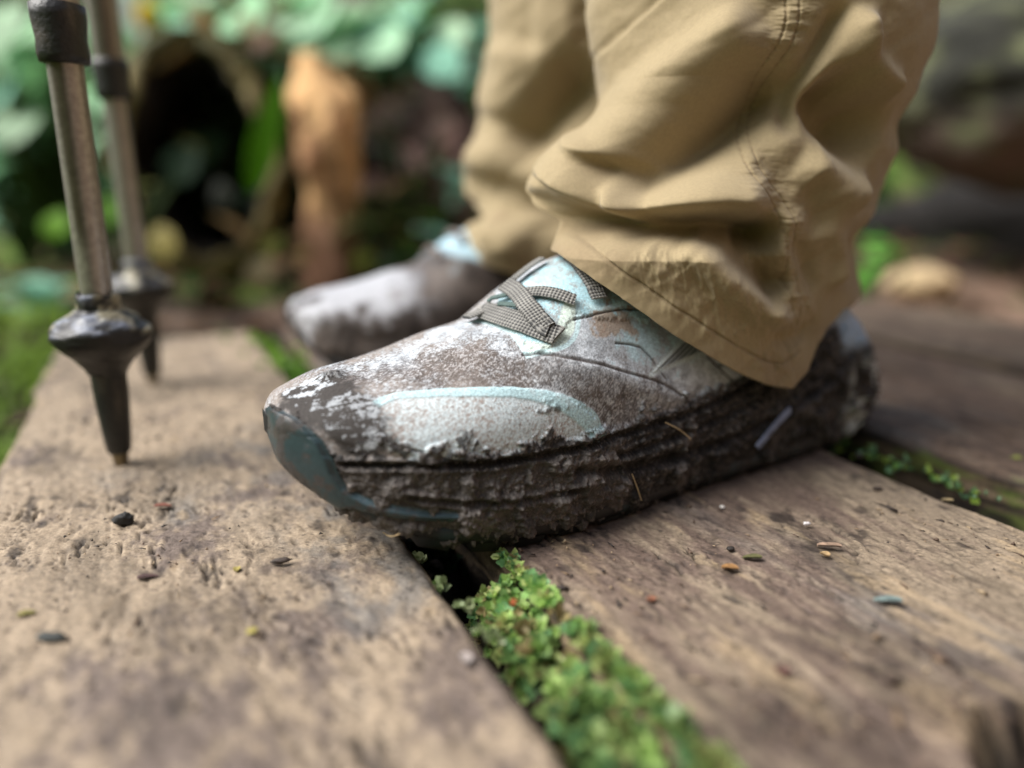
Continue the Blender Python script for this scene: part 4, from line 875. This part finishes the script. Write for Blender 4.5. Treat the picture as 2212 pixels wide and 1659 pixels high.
for i_, (lx_, ly_, Yl, L_, W_, cc_, lb_) in enumerate([(60, 60, 1.35, .13, .09, 0, 'large pale mint leaf in the top left corner'), (20, 190, 1.3, .10, .07, 1, 'pale teal leaf at the left edge above the grey green plant'), (520, 30, 1.4, .15, .09, 0, 'large mint leaf above the hollow log'),
        (690, 45, 1.45, .16, .10, 2, 'largest pale leaf at the top, above the dead trunk'), (820, 95, 1.42, .13, .09, 2, 'pale drooping leaf between the dead trunk and the stump'), (950, 130, 1.4, .12, .07, 1, 'blue green leaf left of the far trouser leg'), (200, 190, 1.25, .07, .05, 0, 'small pale leaf seen between the two poles near the top'), (380, 60, 1.4, .10, .06, 1, 'blue green leaf just right of the flower')]):
    leaf(lx_, ly_, Yl, L_, W_, [lin(176, 220, 178), lin(140, 196, 172), lin(186, 224, 190)][cc_], lb_, (R(rs.uniform(35, 60)), R(rs.uniform(-45, -20)), R(rs.uniform(-25, 25))), bend=.7)
# white and yellow flower
p = at(285, 32, 1.5); fl = empty('flower', p); tag(fl, 'white and yellow flower at the top behind the poles', 'flower')
V = []; F = []; b = 0
for k in range(9):
    P, f = leafmesh(.05, .028, .5, 8, 5); ph = k * 2 * math.pi / 9; P = np.stack([P[:, 0] * math.cos(ph) - P[:, 1] * math.sin(ph), P[:, 2] - .004, P[:, 0] * math.sin(ph) + P[:, 1] * math.cos(ph)], -1); V.append(P); F.append(f + b); b += len(P)
V = np.vstack(V); mesh('petals', V, np.vstack(F), M_LEAF, fl, color=lin(226, 224, 226) + 0 * V)
th = np.linspace(.01, 3.13, 12); P = np.stack([.022 * np.sin(th)[:, None] * np.cos(np.linspace(0, 6.28, 24, endpoint=False)) + .035, .012 * np.cos(th)[:, None] + np.zeros((1, 24)) - .012, .026 * np.sin(th)[:, None] * np.sin(np.linspace(0, 6.28, 24, endpoint=False)) - .004], -1)
mesh('flower_centre', P.reshape(-1, 3), gridfaces(12, 24, True), M_LEAF, fl, color=lin(236, 200, 30) + np.zeros((288, 3)))
sv, sf = tube(catmull([(0, .01, 0), (.01, .03, -.15), (0, .05, -.32)], 10), .0025, 6); mesh('stem', sv, sf, M_LEAF, fl, color=lin(80, 110, 60) + 0 * sv)
# leaf litter: uncountable
rs = np.random.default_rng(12); V = []; F = []; C = []; b = 0
LC = [lin(120, 88, 64), lin(92, 64, 48), lin(140, 108, 74), lin(100, 82, 70), lin(72, 60, 40), lin(96, 110, 52), lin(132, 92, 80)]
k = 0
while k < 1500:
    x, y = rs.uniform(-1.3, 1.9), rs.uniform(.45, 2.5); t_, w_ = tw((x, y))
    if W1L - .01 < w_ < W3L + .36 and t_ < 1.0: 
        if not (w_ < W1R and t_ > .6): continue
    P, f = leafmesh(rs.uniform(.03, .08), rs.uniform(.015, .04), rs.uniform(.2, 1.4), 6, 3); a = rs.uniform(0, 6.28); tl = rs.normal() * .35
    P = np.stack([P[:, 0], P[:, 1] * math.cos(tl), P[:, 2] + P[:, 1] * math.sin(tl)], -1); P = np.stack([P[:, 0] * math.cos(a) - P[:, 1] * math.sin(a), P[:, 0] * math.sin(a) + P[:, 1] * math.cos(a), P[:, 2]], -1)
    V.append(P + np.array([x, y, gz(x, y) + .012])); F.append(f + b); b += len(P); C.append(np.repeat((LC[rs.integers(7)] * rs.uniform(.7, 1.3))[None], len(P), 0)); k += 1
o = mesh('leaf_litter', np.vstack(V), np.vstack(F), M_LEAF, color=np.vstack(C)); tag(o, 'brown fallen leaves scattered over the soil behind the planks', 'leaf litter', kind='stuff')
# grass at the left of the planks and on the bank
V = []; F = []; C = []; b = 0
for k in range(3500):
    if k < 1500: x, y = rs.uniform(-.75, -.3), rs.uniform(.3, 1.0)
    else: x, y = rs.uniform(-2.5, 3.0), rs.uniform(1.9, 4.2)
    t_, w_ = tw((x, y))
    if w_ > W1L - .012 and k < 1500: continue
    P, f = leafmesh(rs.uniform(.03, .07) * (1 if k < 1500 else 3), .006 * (1 if k < 1500 else 7), rs.uniform(.4, 1.3), 5, 3); a = rs.uniform(0, 6.28); el = rs.uniform(.5, 1.4)
    P = np.stack([P[:, 0], P[:, 1] * math.cos(el) - P[:, 2] * math.sin(el), P[:, 1] * math.sin(el) + P[:, 2] * math.cos(el)], -1); P = np.stack([P[:, 0] * math.cos(a) - P[:, 1] * math.sin(a), P[:, 0] * math.sin(a) + P[:, 1] * math.cos(a), P[:, 2]], -1)
    V.append(P + np.array([x, y, gz(x, y)])); F.append(f + b); b += len(P); cc = lin(112, 140, 52) if k < 1500 else DEEP[rs.integers(3)] * 1.3; C.append(np.repeat((cc * rs.uniform(.7, 1.3))[None], len(P), 0))
o = mesh('ground_cover', np.vstack(V), np.vstack(F), M_LEAF, color=np.vstack(C)); tag(o, 'green grass and low leaves covering the ground beyond the planks', 'ground cover', kind='stuff')

# ================================================================== BITS LYING ON THE PLANKS
def crumb(px, py, size, col, label, seed, asp=(1, .7, .6), rot=0, name='dirt_crumb', cat='dirt crumb', grp=None):
    p = ground(px, py); th = np.linspace(.01, 3.13, 16); ph = np.linspace(0, 6.283, 24, endpoint=False); T_, P_ = np.meshgrid(th, ph, indexing='ij')
    U = np.stack([np.sin(T_) * np.cos(P_), np.sin(T_) * np.sin(P_), np.cos(T_)], -1); d = 1 + .5 * fbm(U[..., 0] * 1.8 + seed, U[..., 1] * 1.8, U[..., 2] * 1.8, octs=4, seed=seed, gain=.6)
    P = U * d[..., None] * size * np.array(asp); o = mesh(name, P.reshape(-1, 3), gridfaces(16, 24, True), M_BIT, color=col + np.zeros((384, 3))); o.location = (p[0], p[1], size * asp[2] * .6 + .0006); o.rotation_euler = (0, 0, rot); tag(o, label, cat, grp); return o
crumb(270, 1132, .0034, lin(34, 33, 32), 'black shiny dirt crumb in the middle of the left plank', 1, (1, .7, .62), .2)
crumb(607, 1218, .0022, lin(70, 60, 54), 'small grey brown crumb right of the black one on the left plank', 2, (1.3, .5, .4), .3)
crumb(110, 1385, .0026, lin(52, 56, 54), 'blurred dark grey crumb near the left edge of the photo', 3, (1.4, .7, .4))
crumb(1895, 1062, .0017, lin(60, 48, 42), 'tiny dark crumb near the chipped edge of the middle plank', 4)
crumb(1578, 1192, .0013, lin(44, 38, 34), 'tiny dark crumb on the middle plank below the shoe', 5)
crumb(1560, 1100, .0010, lin(210, 205, 200), 'tiny pale speck on the middle plank close to the shoe', 6)
crumb(1742, 1137, .0012, lin(220, 215, 215), 'tiny white speck on the middle plank', 7)
crumb(1855, 990, .0016, lin(50, 40, 36), 'dark crumb on the board behind the heel', 8)
crumb(1925, 1476, .0018, lin(74, 60, 52), 'blurred brown crumb low on the middle plank', 9)
def sliver(px, py, L, W, col, label, rot, seed=0, name='wood_sliver', cat='wood sliver', lift=.0008, curl=.22, th_=.0004):
    p = ground(px, py); P, f = leafmesh(L * .66, W * .7, curl, 12, 4, fold=.3); P = P - P.mean(0); P[:, :2] += .0005 * np.stack([fbm(P[:, 0] * 500 + px, P[:, 1] * 500, octs=2, seed=3), fbm(P[:, 0] * 500 + px, P[:, 1] * 500, octs=2, seed=4)], -1); P[:, 2] -= P[:, 2].min(); n = len(P)
    Q = P - np.array([0, 0, th_]); o = mesh(name, np.vstack([P, Q]), np.vstack([f, f[:, ::-1] + n]), M_BIT, color=np.clip((col * .62) * (1 + .45 * fbm(np.vstack([P, P])[:, 0] * 900, np.vstack([P, P])[:, 1] * 900, octs=2, seed=int(px)))[:, None], 0, 1)); o.location = (p[0], p[1], lift); o.rotation_euler = (0, 0, rot); tag(o, label, cat); return o
sliver(1790, 1185, .012, .0020, lin(168, 140, 118), 'pale curved splinter on the middle plank right of the shoe', R(70))
sliver(1780, 1202, .005, .0025, lin(196, 164, 118), 'short tan chip below the pale curved splinter', R(20))
sliver(1918, 1304, .012, .0030, lin(128, 146, 142), 'blurred pale teal shred on the middle plank', R(75), name='leaf_shred', cat='leaf shred')
sliver(1575, 1232, .008, .0034, lin(160, 118, 70), 'orange leaf fragment on the middle plank', R(60), name='leaf_fragment', cat='leaf fragment')
sliver(1625, 1210, .009, .0024, lin(104, 102, 62), 'olive leaf fragment just above the orange one', R(80), name='leaf_fragment', cat='leaf fragment')
sliver(1405, 1300, .005, .0028, lin(150, 98, 72), 'small red orange fragment near the moss', R(50), name='leaf_fragment', cat='leaf fragment')
sliver(1690, 1455, .006, .004, lin(116, 80, 72), 'blurred dark red fragment low on the middle plank', R(-20), name='leaf_fragment', cat='leaf fragment')
sliver(513, 1233, .0045, .0018, lin(196, 178, 96), 'tiny yellow seed husk in the middle of the left plank', R(20), name='seed_husk', cat='seed husk')
sliver(546, 1368, .0045, .0022, lin(200, 186, 104), 'yellow seed husk lower on the left plank', R(-30), name='seed_husk', cat='seed husk')
sliver(60, 1332, .007, .0022, lin(160, 150, 80), 'blurred olive yellow shred near the left edge of the photo', R(-60), name='leaf_shred', cat='leaf shred')
sliver(320, 1252, .009, .0018, lin(92, 66, 62), 'thin purplish splinter below the black crumb', R(-70))
sliver(352, 1098, .009, .0018, lin(150, 92, 74), 'thin reddish splinter above the black crumb', R(-75))
sliver(1005, 1428, .007, .0032, lin(184, 172, 166), 'blurred whitish chip beside the left edge of the moss', R(30))
sliver(1108, 1315, .005, .0016, lin(168, 92, 46), 'tiny orange stalk standing in the moss', R(5), name='moss_stalk', cat='stalk', lift=.002)
sliver(2195, 995, .008, .003, lin(170, 180, 80), 'yellow green leaf shred at the right edge of the photo', R(80), name='leaf_shred', cat='leaf shred')
sliver(2045, 1085, .006, .0018, lin(170, 150, 110), 'pale splinter at the broken edge of the middle plank', R(60))
sliver(840, 1140, .010, .0006, lin(180, 160, 124), 'fine pale grass stalk under the toe of the near shoe', R(-65), name='grass_stalk', cat='grass stalk', lift=.001)

# grit, bark crumbs and splinters too many to count
rs = np.random.default_rng(77); V = []; F = []; C = []; b = 0
tet = np.array([(1, 0, -.3), (-.5, .8, -.3), (-.5, -.8, -.3), (0, 0, .8), (.2, .1, -.6)]); tf = np.array([(0, 1, 3), (1, 2, 3), (2, 0, 3), (1, 0, 4), (2, 1, 4), (0, 2, 4)])
GC = [lin(84, 66, 54), lin(60, 50, 44), lin(130, 108, 84), lin(104, 84, 70), lin(160, 140, 112), lin(44, 38, 35)]
clus = [(rs.uniform(.06, .5), rs.uniform(W1L + .01, W3L + .1)) for _ in range(60)]
for k in range(2600):
    if rs.uniform() < .6: c0 = clus[rs.integers(60)]; t_, w_ = c0[0] + rs.normal() * .012, c0[1] + rs.normal() * .008
    else: t_, w_ = rs.uniform(.02, .55), rs.uniform(W1L + .004, W3L + .15)
    if W1R - .005 < w_ < W2L + .005 or W2R - .005 < w_ < W3L + .005 or w_ < W1L + .004: continue
    sz = .00028 * rs.lognormal(.25, .5); lg = rs.choice([1, 1, 2.5, 6]); a = rs.normal() * .5 + math.pi / 2 + ANG if lg > 2 else rs.uniform(0, 6.28)
    P = tet * np.array([lg, 1, .8]) * sz * rs.uniform(.7, 1.3, size=(5, 3)); P = np.stack([P[:, 0] * math.cos(a) - P[:, 1] * math.sin(a), P[:, 0] * math.sin(a) + P[:, 1] * math.cos(a), P[:, 2]], -1)
    V.append(P + np.array([PD[0] * t_ + PE[0] * w_, PD[1] * t_ + PE[1] * w_, sz * .5 + .0003])); F.append(tf + b); b += 5; C.append(np.repeat((GC[rs.integers(6)] * rs.uniform(.8, 1.2))[None], 5, 0))
o = mesh('wood_grit', np.vstack(V), np.vstack(F), M_BIT, smooth=False, color=np.vstack(C)); tag(o, 'fine brown grit and splinters scattered over the planks', 'grit', kind='stuff')
